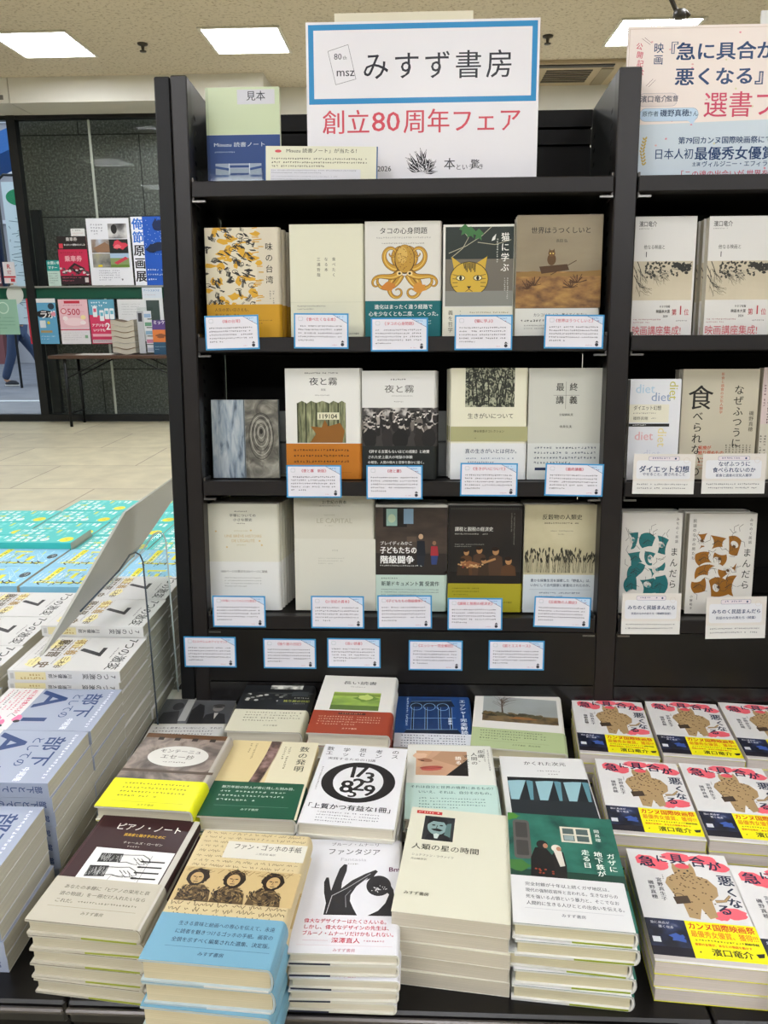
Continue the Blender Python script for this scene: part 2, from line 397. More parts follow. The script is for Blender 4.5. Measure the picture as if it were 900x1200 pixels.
mp = nt.nodes.new('ShaderNodeMapping'); mp.inputs['Rotation'].default_value = (R(-90), 0, 0); mp.inputs['Location'].default_value = (.35, .28, 0)
nt.links.new(tc.outputs['Object'], v.inputs['Vector']); nt.links.new(v.outputs['Fac'], rp.inputs[0]); nt.links.new(tc.outputs['Object'], mp.inputs[0]); nt.links.new(mp.outputs[0], br.inputs['Vector'])
mx = nt.nodes.new('ShaderNodeMixRGB'); mx.blend_type = 'MULTIPLY'; mx.inputs[0].default_value = 1; nt.links.new(rp.outputs[0], mx.inputs[1]); nt.links.new(br.outputs['Color'], mx.inputs[2]); nt.links.new(mx.outputs[0], b.inputs['Base Color'])
gx = onY(27, 300, 7.5).x
struct(MB().box(gx, -1.43, 7.5, 8.3, -.05, 3.5, gm).build('wall_granite'))
# glazed front: frames, panes, green band
FRAME = mat('#17191a', .4, .2)
GY = 7.10
mb = MB(); mb.box(-9, -1.44, GY-.03, GY+.05, 0, .075, FRAME)
def vpost(px, py, w, z1=3.1):
    x = onY(px, py, GY).x; return x-w/2, x+w/2, GY-.04, GY+.05, .075, z1
xm = onY(34, 310, GY).x; xm2 = onY(47, 330, GY).x
mb.box(xm-.045, xm+.045, GY-.04, GY+.05, .075, 3.1, FRAME); mb.box(-9, -1.44, GY-.03, GY+.05, 3.06, 3.10, FRAME)
win = struct(mb.build('window_1'))
MB().box(xm2-.05, xm2+.05, GY+.06, GY+.12, .075, onY(40, 246, GY+.06).z, FRAME).build('window_frame', win)
MB().box(-9, xm-.045, GY, GY+.012, .075, 3.06, GLASS).build('pane', win)
MB().box(xm+.045, -1.44, GY, GY+.012, .075, 3.06, GLASS).build('pane', win)
zb0, zb1 = onY(100, 350, GY).z, onY(100, 337, GY).z
MB().box(-9, -1.44, GY-.004, GY, zb0, zb1, mat('#0b4a38', .35)).build('band', win)
MB().box(-9, -1.44, GY-.03, GY-.001, zb1, zb1+.018, mat('#9a9d98', .4, .5)).build('rail', win)
xj = onY(109, 200, GY).x
MB().box(xj-.012, xj+.012, GY-.003, GY-.0005, .08, 3.06, mat('#a9b0a6', .4)).build('glass_joint', win)
st = onY(17.5, 345, GY-.008); mb = MB()
n = 28; mb.slab([(st.x+.092*math.cos(6.2832*i/n), GY-.006, st.z+.1*math.sin(6.2832*i/n)) for i in range(n)], (0, -1, 0), .003, mat('#c9cfc9', .5))
tag(mb.build('safety_sticker'), 'round pale sticker on the green band of the glass door', 'sticker')
# street outside
struct(MB().box(-16, 4, 7.17, 24, -.12, -.02, mat('#80848c', .8, 0, .3, 0, .12, 3)).build('ground_street'))
mb = MB(); mb.box(-16, -3, 9.1, 9.25, -.02, -.015, mat('#c3cbd2', .8)); struct(mb.build('trim_kerb'))
fac = thing('office_building', 'pale blue grey building across the street with bands of windows', 'building')
MB().box(-16, 2, 17, 19, -.02, 8, mat('#b0b3ba', .7, 0, .3, 0, .06, 1)).build('facade', fac)
mb = MB()
for i in range(6):
    zz = 1.0+i*1.05; mb.box(-16, 2, 16.93, 17, zz, zz+.08, mat('#dfe6ee', .6))
mb.build('sill_bands', fac)
for i in range(7):
    x = -14+i*1.7; MB().box(x, x+1.1, 16.9, 16.99, .3, 3.6, mat('#2a3850', .2)).build('window', fac)
for i, x in enumerate((-9.9, -8.3)): MB().box(x, x+.32, 16.6, 16.9, -.02, 6, mat('#7a4a4c', .8)).build('pillar', fac)
p = onY(9, 185, 12)
aw = thing('blue_awning', 'bright blue awning slanting over the street outside', 'awning', Matrix.Translation((p.x, 12, p.z)))
a = onY(0, 184, 12)-Vector((p.x, 12, p.z)); b2 = onY(32, 165, 12)-Vector((p.x, 12, p.z))
mb = MB(); mb.slab([(a.x-2, 0, a.z-.75), (b2.x, 0, b2.z), (b2.x, 0, b2.z+.3), (a.x-2, 0, a.z-.3)], (0, 1, 0), .9, mat('#1f63ad', .5)); k = mb.build('canopy', aw); k.matrix_basis = Matrix()
MB().box(b2.x-.28, b2.x-.2, -.01, 0, b2.z+.02, b2.z+.16, mat('#c9d6e2', .5)).build('badge', aw).matrix_basis = Matrix()
p = onY(33, 262, 11)
sg = thing('street_banner', 'white and green vertical street banner behind the glass', 'banner', Matrix.Translation((p.x, 11, -.02)))
mb = MB(); mb.tube([(-.42, 0, 0), (-.42, 0, 3.1)], .02, '#2a2d30'); mb.tube([(-.42, 0, 3.1), (-.3, 0, 3.2), (.1, 0, 3.18), (.38, 0, 3.05)], .02, '#20262a'); mb.build('pole', sg).matrix_basis = Matrix()
cv = Canvas(700, 2100, '#cfe0e6'); cv.e(250, 220, 200, 120, '#1f8a5c'); cv.e(420, 330, 120, 80, '#2b9a68')
for i in range(40): cv.l([(cv.rnd.random()*640+20, 480+i*38), (cv.rnd.random()*640+20, 520+i*38)], 8, '#53757c')
mb = MB(); mb.box(-.35, .35, 0, .01, 1.0, 3.1, cv.bg); cv.into(mb, lambda x, y, k: (-.35+x/1000, -.001-k*20, 3.1-y/1000)); mb.build('cloth', sg).matrix_basis = Matrix()

# ceiling fittings
L0, LX, LY = -1.45, 1.52, 5.72
def ceiling_light(x, y, label, mw=None):
    t = thing('ceiling_light', label, 'light', Matrix.Translation((x, y, CEIL)), 'square ceiling lights')
    mb = MB(); mb.bbox(-.325, .325, -.325, -.3, -.012, 0, mat('#d9d5c8', .5)); mb.bbox(-.325, .325, .3, .325, -.012, 0, mat('#d9d5c8', .5))
    mb.bbox(-.325, -.3, -.3, .3, -.012, 0, mat('#d9d5c8', .5)); mb.bbox(.3, .325, -.3, .3, -.012, 0, mat('#d9d5c8', .5))
    k1 = mb.build('frame', t)
    mb = MB(); mb.box(-.3, .3, -.3, .3, -.006, -.001, EM)
    for q in (-.1, .1): mb.box(-.3, .3, q-.006, q+.006, -.011, -.006, mat('#e8e6de', .4))
    k2 = mb.build('diffuser', t)
    for k in (k1, k2): k.matrix_basis = Matrix()
    KIDS[t.name] = [k1, k2]; return t
EM = emis('#f7f9ff', LAMP)
q = onZ(289, 47, CEIL); proto = ceiling_light(q.x, q.y, 'square ceiling light glowing above the left post of the bookcase')
xs = [onZ(52, 52, CEIL).x, q.x, q.x+(onZ(760, 42, CEIL).x-q.x)/2, onZ(760, 42, CEIL).x]
for x, lab in ((xs[0], 'square ceiling light glowing at the far left, cut by the photo edge'), (xs[3], 'square ceiling light glowing behind the pink poster')):
    dup(proto, lab, Matrix.Translation((x, q.y, CEIL)))
dup(proto, 'square ceiling light hidden behind the white fair sign', Matrix.Translation((xs[2], q.y, CEIL)))
for y in (3.3, .9, -1.5, -3.4, -5.2):  # unseen rows; the rearmost is added to brighten the upright faces
    for x in (xs[0]-1.5, xs[0], xs[1], xs[2], xs[3], xs[3]+1.5):
        if (y == .9 and x in (xs[1], xs[2])) or (y == -1.5 and x == xs[2]): continue
        dup(proto, 'square ceiling light overhead, out of the photo', Matrix.Translation((x, y, CEIL)))
q = onZ(664, 86, CEIL)
ac = thing('air_conditioner', 'beige ceiling air conditioner cassette right of the white sign', 'air conditioner', Matrix.Translation((q.x, q.y, CEIL)))
mb = MB(); mb.bbox(-.45, .45, -.42, .42, -.03, 0, mat('#b8a98c', .6)); mb.build('panel', ac).matrix_basis = Matrix()
mb = MB()
for i in range(6): mb.box(-.22, .2, -.22+i*.07, -.18+i*.07, -.036, -.03, mat('#4a4338', .6))
mb.build('grille', ac).matrix_basis = Matrix()
MB().bbox(.27, .38, -.26, .26, -.04, -.03, mat('#8d8168', .5)).build('outlet', ac).matrix_basis = Matrix()
MB().bbox(-.36, .36, -.39, -.32, -.04, -.03, mat('#2f2b25', .5)).build('louver', ac).matrix_basis = Matrix()
q = onZ(722, 85, CEIL); mb = MB(); mb.lathe([(.13, 0), (.135, -.012), (.1, -.012), (.09, -.006)], mat('#8d7a45', .4), 28); mb.lathe([(.088, -.0055), (.02, -.006)], mat('#6f604f', .5), 24)
o = mb.build('ceiling_downlight'); o.matrix_world = Matrix.Translation((q.x, q.y, CEIL)); tag(o, 'round recessed downlight in the ceiling beside the pink poster', 'light')
for px, py, lab in ((167, 51, 'tiny dark sprinkler head on the ceiling between the two left lights'), (642, 42, 'tiny dark sprinkler head on the ceiling right of the white sign')):
    q = onZ(px, py, CEIL); mb = MB(); mb.lathe([(.045, 0), (.04, -.012), (.015, -.02), (.012, -.05), (.028, -.055), (.026, -.062)], mat('#3d382f', .4, .4), 14)
    o = mb.build('sprinkler_head'); o.matrix_world = Matrix.Translation((q.x, q.y, CEIL)); tag(o, lab, 'sprinkler')
q = onY(797, 10, 3.2); sl = thing('hanging_hook', 'dark metal ceiling hook hanging above the pink poster', 'hook', Matrix.Translation((q.x, 3.2, CEIL)))
zz = onY(797, 25, 3.2).z-CEIL
mb = MB(); mb.tube([(0, 0, 0), (0, 0, zz+.1)], .018, mat('#6d6048', .4, .5)); mb.build('rod', sl).matrix_basis = Matrix()
mb = MB(); mb.tube([(-.05, 0, zz+.2), (-.06, 0, zz+.12), (-.02, 0, zz+.05), (.03, 0, zz+.04), (.05, 0, zz+.02)], .012, mat('#3a342b', .4, .5)); mb.lathe([(.03, zz+.05), (.034, zz+.02), (.022, zz+.01)], mat('#2d2922', .4), 14); mb.build('clamp', sl).matrix_basis = Matrix()

# ================================================================== the bookcase (leans back a little)
XL0, XL1, XP0, XP1, XP2, XP3, XR = -.442, -.415, -.413, -.385, .331, .368, 1.25
TOP, DEP = 1.084, .205
bc = thing('bookcase', 'dark brown slanted bookcase of face-out books, with perforated steel sides', 'bookcase', CASE)
def cpart(name, mb, parent=None, label=None):
    o = mb.build(name, parent or bc); o.matrix_basis = Matrix()
    if label: o['label'] = label
    return o
cpart('end_panel', MB().bbox(XL0, XL1, .004, DEP+.01, -.06, TOP, mat('#0e0e0f', .5, 0, .3, 0, .1, 20)))
cpart('post', MB().bbox(XP0, XP1, 0, .028, -.06, TOP, POSTWOOD))
cpart('post', MB().bbox(XP2, XP3, 0, .028, -.06, TOP, POSTWOOD))
def perforated(x0, x1, face):
    mb = MB(); mb.box(x0, x1, .028, DEP, .13, TOP, BLACKMETAL)
    x = x1+.0006 if face > 0 else x0-.0006
    for i in range(37):
        z = TOP-.05-i*.025
        for d0 in (.036,):
            mb.add([(x, d0, z), (x, d0+.012, z-.002), (x, d0+.012, z-.009), (x, d0, z-.007)], [(0, 1, 2, 3)], CAVE)
            mb.add([(x, d0+.13, z), (x, d0+.142, z-.002), (x, d0+.142, z-.009), (x, d0+.13, z-.007)], [(0, 1, 2, 3)], CAVE)
    return mb
cpart('side_panel', perforated(XP1-.004, XP1-.001, 1)); cpart('side_panel', perforated(XP2+.001, XP2+.004, -1))
def backpanel(x0, x1, par):
    mb = MB(); mb.box(x0, x1, DEP, DEP+.012, -.06, TOP-.03, BLACKWOOD)
    mb.box(x0, x1, DEP-.012, DEP, TOP-.03, TOP, BLACKWOOD); mb.box(x0, x1, DEP-.008, DEP, TOP-.06, TOP-.034, BLACKWOOD); mb.box(x0, x1, DEP-.008, DEP, TOP-.14, TOP-.066, BLACKWOOD)
    for k in (1, 2, 3, 4): mb.box(x0, x1, DEP-.008, DEP, SH[k]+.0, SH[k]+.05, BLACKWOOD)
    cpart('back_panel', mb, par)
backpanel(XP1, XP2, bc)
def shelves(x0, x1, par):
    for k in (1, 2, 3, 4):
        mb = MB(); mb.bbox(x0+.002, x1-.002, -.002, .02, SH[k]-.026, SH[k], mat('#191514', .45, 0, .35, 0, .1, 30), .0015)
        mb.box(x0+.002, x1-.002, .02, DEP-.009, SH[k]-.022, SH[k]-.002, BLACKWOOD); cpart('shelf', mb, par)
        for x, s in ((x0+.002, 1), (x1-.002, -1)):
            mb = MB(); mb.box(min(x, x+s*.003), max(x, x+s*.003), .002, .04, SH[k]-.034, SH[k]+.006, mat('#55524e', .35, .8))
            mb.box(min(x, x+s*.022), max(x, x+s*.022), .0, .006, SH[k]-.034, SH[k]-.031, mat('#8a8884', .3, .9))
            cpart('bracket', mb, par)
shelves(XP1, XP2, bc)
def front(x0, x1, par):
    mb = MB(); mb.box(x0, x1, .0, .012, .024, SH[4]-.0275, mat('#12100f', .3, 0, .4, 0, .15, 25)); cpart('front_panel', mb, par)
    mb = MB(); mb.box(x0, x1, .0, .012, -.075, .0215, mat('#100e0e', .2, 0, .5, 0, .1, 25)); cpart('kick_panel', mb, par)
front(XP1+.0, XP2, bc)
bc2 = thing('bookcase', 'dark brown slanted bookcase bay on the right, cut off by the photo edge', 'bookcase', CASE)
backpanel(XP3-.03, XR, bc2); shelves(XP3, XR, bc2); front(XP3, XR, bc2)
cpart('post', MB().bbox(XR, XR+.037, 0, .028, -.06, TOP, BLACKWOOD), bc2)

# plinths in front, black, with the edge highlight added as a paler strip
PZ, PF = .44, -.62
PLM = mat('#0d0b0b', .3, 0, .4, 0, .2, 14)
def plinth(x0, x1, y1, label):
    t = thing('display_plinth', label, 'plinth', Matrix.Translation((0, 0, 0)))
    MB().bbox(x0, x1, PF+.004, y1, PZ-.03, PZ, PLM, .003).build('top', t)
    MB().box(x0+.001, x1-.001, PF+.012, y1-.004, 0, PZ-.031, mat('#0b0a0a', .5, 0, .12)).build('body', t)
    MB().bbox(x0, x1, PF-.003, PF+.0035, PZ-.011, PZ-.004, mat('#5a5654', .25, .6), .002).build('edge_trim', t)  # added strip, its paler colour stands in for the highlight on the edge
sx = onZ(75, 1178, PZ).x; sx2 = onZ(829, 1177, PZ).x
plinth(sx+.001, sx2-.001, -.002, 'black display plinth carrying the face-up book stacks before the bookcase')
plinth(sx2+.001, 1.3, -.002, 'black display plinth at lower right under the leopard cover books')
plinth(-1.52, sx-.001, 1.075, 'black display island at left carrying the white and silver books')


# ================================================================== printed covers
K = '#1c1a1a'; NAVY = '#1c2a4a'; GREY = '#77756f'; WHITE = '#dedcd6'
def C(w, h, bgc): return Canvas(w, h, bgc)
def obi(w, h, bgc): return Canvas(w, h, bgc)

def aji(w, h):
    c = C(w, h, '#cfc6b0'); rd = c.rnd
    c.r(0, 0, 92, h, '#d6cdb4')
    for i in range(46): c.blob(rd.random()*100+2, rd.random()*h*.72, 3+rd.random()*8, 2+rd.random()*5, '#d2a12c', .5, 9)
    for i in range(95):
        x, y = rd.random()*86+2, rd.random()*h*.7; a = rd.random()*3; L = 4+rd.random()*8
        for k in range(rd.choice((2, 3, 4))):
            c.l([(x+k*1.8, y+k*.7), (x+k*1.8+L*math.cos(a), y+k*.7+L*math.sin(a))], .5+rd.random()*1.6, '#2c2a26')
        if rd.random() < .3: c.ring(x, y, 3+rd.random()*4, 2+rd.random()*3, 1, '#2c2a26', 16)
    for i in range(22):
        x, y = 82+rd.random()*14, rd.random()*h*.7; c.l([(x, y), (x+8+rd.random()*6, y+2-rd.random()*4)], 1.6, '#cf9d2b')
    c.t('味の台湾', 114, 26, 14, K, True, 0, lead=1.35); c.g(119, 108, 30, 2, 4, 6, GREY, True)
    o = obi(w, h*.31, '#c4921a'); o.t('人生の苦い日さえも、', 14, 6, 6.6, '#5b4312'); o.t('君子も楽しきも、', 14, 16, 6.6, '#5b4312'); o.g(70, 27, 50, 2, 3, 5, '#6b4d15')
    return c, o
def tabetaku(w, h):
    c = C(w, h, '#d8d6be'); 
    for i, s in enumerate(('食べたく', 'なる本', '三浦哲哉')): c.t(s, 78-i*13.5, 56, 6.6, '#4c4a42', True, lead=1.35)
    c.r(0, h*.68, w, .5, '#c2c0a8'); c.g(12, h*.71, 52, 2, 3, 5, '#8a877a'); c.g(12, h*.71, 40, 1, 3, 5, '#8a877a'); c.t('みすず書房', 104, h-9, 3.6, '#55524a')
    return c, None
def tako(w, h):
    c = C(w, h, '#d5d2c8'); G, D = '#b98a2b', '#5a4016'; cx, cy = w/2+2, 76
    c.t('タコの心身問題', w/2, 10, 12, K, al='c'); c.g(20, 26, 96, 1, 4, 5, '#a3a098'); c.g(30, 36, 75, 1, 3, 5, GREY)
    c.ring(cx, 50, 20, 5, 1, '#d9d8cc', 20)
    for sgn in (-1, 1):
        for x0, y0, th0, L, k0, k1 in ((10, -2, -150, 92, .075, .26), (10, 4, 178, 92, .045, .26), (9, 10, 150, 88, -.03, -.25), (6, 14, 110, 80, .03, .2), (8, 10, 132, 74, .06, -.3)):
            x, y, a = cx-x0, cy+y0, R(th0); pts = []; n = 40
            for i in range(n):
                pts.append((cx+(x-cx)*sgn, y)); t = i/n; x += L/n*math.cos(a); y += L/n*math.sin(a); a += (k0*(1-t) + k1*t*t)*L/n*.9
            c.l(pts, 12.5, D, 2.2); c.l(pts, 10.4, G, 1.2); c.l([(x+.6*sgn, y+1.4) for x, y in pts[:30]], 2.6, '#d8b458', .8)
    c.e(cx, cy-12, 18, 25, D); c.e(cx, cy-13, 16.5, 23.5, '#b58b34'); c.e(cx-4, cy-19, 9, 14, '#cba552')
    c.e(cx-9, cy+12, 5, 4, '#e0c88c'); c.e(cx+9, cy+12, 5, 4, '#e0c88c'); c.e(cx-9, cy+12, 2.4, 2, K); c.e(cx+9, cy+12, 2.4, 2, K)
    for i in range(50): c.e(cx+(c.rnd.random()-.5)*26, cy-34+c.rnd.random()*40, .9, .9, '#7c5a1e', 6)
    c.blob(cx-28, cy+34, 12, 8, '#c27a2c'); c.blob(cx+26, cy+36, 12, 8, '#c98a34')
    o = obi(w, h*.32, '#0d6468'); o.t('進化はまったく違う経路で', w/2, 6, 8.6, '#e8ece6', al='c', b=.012); o.t('心を少なくとも二度、つくった。', w/2, 18, 8.6, '#e8ece6', al='c', b=.012); o.g(16, 34, 102, 3, 3, 4.5, '#b9d0cc')
    return c, o
def neko(w, h):
    c = C(w, h, '#d8d6cc'); c.r(4, 4, w-8, h*.7, '#28302a'); c.r(4, 58, w-8, h*.7-54, '#6d675c'); c.r(4, 112, w-8, h*.7-108, '#84847c')
    for pts in ([(10, 48), (40, 36), (66, 20), (84, 4)], [(14, 56), (34, 40), (44, 22), (30, 5)], [(60, 30), (90, 34), (118, 26)]): c.l(pts, 1.2, '#a9a48c')
    for x, y, r in ((48, 12, 0), (62, 16, 40), (38, 8, 90)): c.p([(x, y-9), (x+9, y), (x+4, y+3), (x+5, y+11), (x, y+7), (x-7, y+10), (x-5, y+2), (x-11, y)], '#3c6e3c')
    Y = '#c9a63a'
    c.p([(14, 52), (30, 66), (24, 88)], '#55501f'); c.p([(78, 52), (62, 64), (72, 86)], '#55501f'); c.p([(15, 54), (32, 66), (22, 88)], Y); c.p([(77, 54), (60, 64), (72, 86)], Y)
    c.e(46, 92, 34, 30, '#4c441c'); c.e(46, 92, 32.6, 28.6, Y); c.r(10, 114, 76, 8, '#84847c')
    for i in range(9): c.l([(36+i*2.6, 64), (38+i*2.2, 74+(i % 3)*3)], 1.8, '#54471c')
    for x in (31, 61): c.e(x, 90, 8, 4.8, '#3c3a1c'); c.e(x, 90, 6.6, 3.6, '#dcd7a8'); c.e(x, 90, 2.6, 3.6, K)
    c.p([(42, 104), (50, 104), (46, 109)], '#2c2418'); c.l([(46, 109), (40, 113)], .9, K); c.l([(46, 109), (52, 113)], .9, K)
    for k in range(4): c.l([(17, 84+k*7), (26, 86+k*6)], 1.2, '#6b5a20'); c.l([(75, 84+k*7), (66, 86+k*6)], 1.2, '#6b5a20')
    c.t('猫に学ぶ', 108, 14, 15, '#eceae2', True, .01, lead=1.14); c.g(93, 24, 46, 1, 4.2, 5, '#c9c9bf', True); c.g(112, 90, 40, 2, 3.4, 5, '#c9c9bf', True)
    c.p([(86, 22), (92, 16), (90, 26), (84, 28)], '#dcdcd4')
    o = obi(w, h*.27, '#dcd9c8'); o.t('義を哲学', 14, 5, 9, '#5c5844', True, lead=1.1); o.g(30, 6, 3, 5, 3, 5, '#8b8874'); o.g(48, 8, 70, 5, 3.4, 6.4, '#8b7f4c')
    return c, o
def sekai(w, h):
    sky = photo('print_dusk', [(.3, '#7d7058'), (.7, '#94866a')], 6, stretch=(1, 3, 1)); ground = photo('print_dry_field', [(.3, '#5a3c1c'), (.5, '#8a6230'), (.7, '#a9803f')], 45, stretch=(1, 2, 1))
    c = C(w, h, '#7c7058'); c.r(0, 0, w, h*.5, sky); c.r(0, h*.46, w, h*.3, ground)
    c.p([(0, h*.47), (30, h*.455), (70, h*.475), (w, h*.45), (w, h*.5), (0, h*.5)], '#8a6a38')
    c.t('世界はうつくしいと', w/2+2, 20, 11.5, '#221f1a', al='c'); c.t('長田 弘', w/2+4, 40, 6, '#3a352c', al='c')
    c.p([(40, 86), (88, 82), (92, 92), (44, 98)], '#4a3218'); c.l([(60, 100), (104, 76)], 1.3, '#4a3218')
    c.e(61, 74, 7.5, 10, '#5a4020'); c.e(61, 64, 6, 5.4, '#6a4c26'); c.p([(55.6, 62), (57, 56), (60, 61)], '#5a4020'); c.p([(66.4, 62), (65, 56), (62, 61)], '#5a4020'); c.e(58.6, 64, 1.4, 1.4, '#d8b860', 8); c.e(63.4, 64, 1.4, 1.4, '#d8b860', 8)
    for cx, cy in ((32, 112), (96, 116), (20, 118), (106, 108)):
        for i in range(16):
            a = -math.pi*c.rnd.random(); L = 8+c.rnd.random()*10; c.l([(cx, cy+6), (cx+L*math.cos(a), cy+6+L*math.sin(a))], 1.1, '#4c3216')
    o = obi(w, h*.235, '#d6d5cc'); o.t('カシコリモノヨ、教えてください。', w/2+6, 8, 6.2, '#33312c', al='c'); o.g(10, 19, 112, 1, 5.4, 6, '#33312c'); o.g(16, 28, 70, 2, 3, 5, GREY)
    return c, o
def yoru1(w, h):
    c = C(w, h, '#dddcd5'); c.g(36, 7, 62, 1, 3.6, 5, K); c.t('夜と霧', w/2, 16, 15, K, al='c', sx=1.15); c.t('新版', w/2, 36, 4.4, GREY, al='c'); c.g(54, 47, 28, 1, 3, 5, GREY)
    tr = photo('print_bark_green', [(.35, '#4d5138'), (.5, '#767a58'), (.7, '#a2a47e')], 60, stretch=(5, .6, 1))
    for i, x in enumerate((22, 37, 56, 78, 96)):
        ww = (16, 20, 23, 19, 14)[i]; c.p([(x, 62+i % 2*2), (x+ww/2, 58), (x+ww, 62), (x+ww, 134), (x, 134)], tr)
        c.l([(x, 62), (x, 134)], 2.6, '#3a3c2a')
    c.p([(w/2+2, 92), (w/2+8, 104), (w/2+30, 98), (w/2+38, 112), (w/2+34, 134), (w/2-26, 134), (w/2-14, 118), (w/2-24, 104), (w/2-4, 106)], '#8a5a20')
    c.r(58, 79, 40, 13, '#d9d6b8'); c.t('119104', 78, 80, 11.5, '#222018', al='c', b=.02)
    o = obi(w, h*.325, '#b9711c'); o.g(14, 10, 106, 4, 5.4, 10.4, '#4a2a0c'); o.r(14, 53, 106, .5, '#7a4a14')
    return c, o
def yoru2(w, h):
    c = C(w, h, '#d8d7d2'); cr = photo('print_crowd', [(.36, '#161414'), (.5, '#4a4644'), (.6, '#b5b0aa'), (.75, '#d8d4ce')], 55, detail=3)
    c.g(52, 14, 30, 1, 4, 5, K); c.t('夜と霧', w/2, 25, 15, '#55534e', al='c', sx=1.2); c.g(54, 44, 40, 1, 2.4, 4, GREY); c.g(58, 54, 20, 1, 3, 4, GREY)
    c.r(0, 66, w, 70, '#3a3634'); c.r(0, 66, w, 26, cr)
    for i in range(60):
        x, y = c.rnd.random()*w, 72+(i/60)*34; q = c.rnd.choice(('#1c1a19', '#2c2827', '#221f1e', '#6d6660', '#a39b93')); c.blob(x, y+9, 4.6, 9, q, .25, 10); c.e(x, y-1, 2.3, 2.8, c.rnd.choice(('#a9a39c', '#8a847e', '#d4cec6')), 10); c.e(x, y-2.6, 2.4, 1.6, '#1c1a19', 8)
    for x, ww, q in ((14, 13, '#1a1817'), (46, 11, '#2a2625'), (70, 14, '#161413'), (104, 9, '#26221f'), (121, 12, '#1c1918')): c.blob(x, 122, ww, 20, q, .15, 14); c.e(x+1, 99, 4, 5, '#b3aca4', 12); c.e(x+1, 96, 4.4, 3, '#141211', 10)
    for x, y in ((84, 84), (30, 80), (112, 84), (58, 90)): c.l([(x, y), (x+5, y-7), (x+9, y-8)], 2.4, '#c9c2ba', 1.4)
    o = obi(w, h*.31, '#1d201d'); o.t('《評する言葉もないほどの感動》と絶賛', w/2, 7, 6.3, '#e2e2dc', al='c', b=.01); o.t('された史上最大の地獄の体験', 10, 17, 6.3, '#e2e2dc', b=.01); o.t('の報告、人間の偉大と悲惨を静かに描く。', 10, 27, 5.6, '#e2e2dc', b=.01); o.g(10, 40, 100, 2, 3, 5, '#9a9a92')
    return c, o
def ikigai(w, h):
    c = C(w, h, '#dddac2'); et = photo('print_etching', [(.42, '#22241c'), (.5, '#4c5040'), (.58, '#a3a48c')], 110, detail=4, dist=1.5)
    c.r(26, -1, 88, 70, et)
    for i in range(16): x = 28+c.rnd.random()*84; c.l([(x, 66), (x+c.rnd.random()*10-5, 40), (x+c.rnd.random()*24-12, 4)], 1.6, '#1d1f18')
    c.t('生きがいについて', w/2+2, 80, 10.4, '#4a4c3c', al='c'); c.r(0, 104, w, 27, '#a5a377'); c.t('神谷美恵子コレクション', w/2, 110, 5, '#44452c', al='c'); c.g(44, 124, 0, 1, 3, 4, K)
    o = obi(w, h*.33, '#dedfdd'); o.t('真の生きがいとは何か。', w/2+4, 10, 9, '#2c3c58', al='c', b=.01); o.g(28, 26, 88, 2, 4, 7, '#6b7488')
    return c, o
def saishu(w, h):
    c = C(w, h, '#c3c3b8'); c.l([(66, 24), (66, 72)], .5, '#44443c'); c.l([(44, 48), (90, 48)], .5, '#44443c')
    for s, x, y in (('最', 48, 26), ('終', 72, 26), ('講', 48, 49), ('義', 72, 49)): c.t(s, x, y, 15, '#2a2a26', b=.01)
    c.t('分裂病私見', w/2, 80, 5, '#55554c', al='c'); c.t('中井久夫', w/2, 101, 5.6, '#44443c', al='c')
    o = obi(w, h*.33, '#d0d2cc'); o.g(12, 6, 114, 4, 5.6, 9, '#4a5260'); o.r(14, 44, 20, 5, NAVY)
    return c, o
def byodo(w, h):
    c = C(w, h, '#d3d1c0'); c.g(54, 13, 26, 1, 3, 4, K); c.t('平等についての', w/2, 19, 6, '#2a2a26', al='c', b=.01, sx=1.2); c.t('小さな歴史', w/2, 27, 6, '#2a2a26', al='c', b=.01, sx=1.2); c.g(58, 36, 16, 1, 2.6, 4, K)
    c.g(52, 50, 28, 1, 3, 4, '#b5a878'); c.t('UNE BRÈVE HISTOIRE', w/2, 57, 7.4, '#c2ab7a', al='c'); c.t("DE L'ÉGALITÉ", w/2, 66, 7.4, '#c2ab7a', al='c'); c.g(54, 77, 22, 1, 2.6, 4, '#b5a878')
    for x, y in ((18, 52), (84, 50), (38, 82), (104, 78), (100, 70)): c.e(x, y, 1.8, 1.8, '#cdb27c', 10)
    o = obi(w, h*.46, '#d9d9d4'); o.t('1000ページの要点を250ページに凝縮', w/2, 16, 5.4, '#55534c', al='c'); o.g(32, 30, 72, 4, 2.8, 5.4, '#8a887f')
    return c, o
def shihon(w, h):
    c = C(w, h, '#c9c6b6'); c.g(56, 9, 24, 1, 3, 4, K); c.t('21世紀の資本', w/2, 15, 7.6, '#3a382e', al='c'); c.g(48, 25, 40, 1, 2.6, 4, GREY)
    c.g(56, 42, 22, 1, 3, 4, '#a3a08c'); c.t('LE CAPITAL', w/2, 47, 13, '#aaa690', al='c'); c.g(58, 62, 18, 1, 2.6, 4, '#a3a08c')
    c.r(0, 88, w, h-88, '#cfcdbf'); c.t('ＸＩ８', w/2, 108, 4, '#8a887c', al='c'); c.g(44, 124, 50, 3, 2.6, 5, '#a09e90'); c.g(56, h-18, 22, 1, 3, 4, GREY)
    return c, None
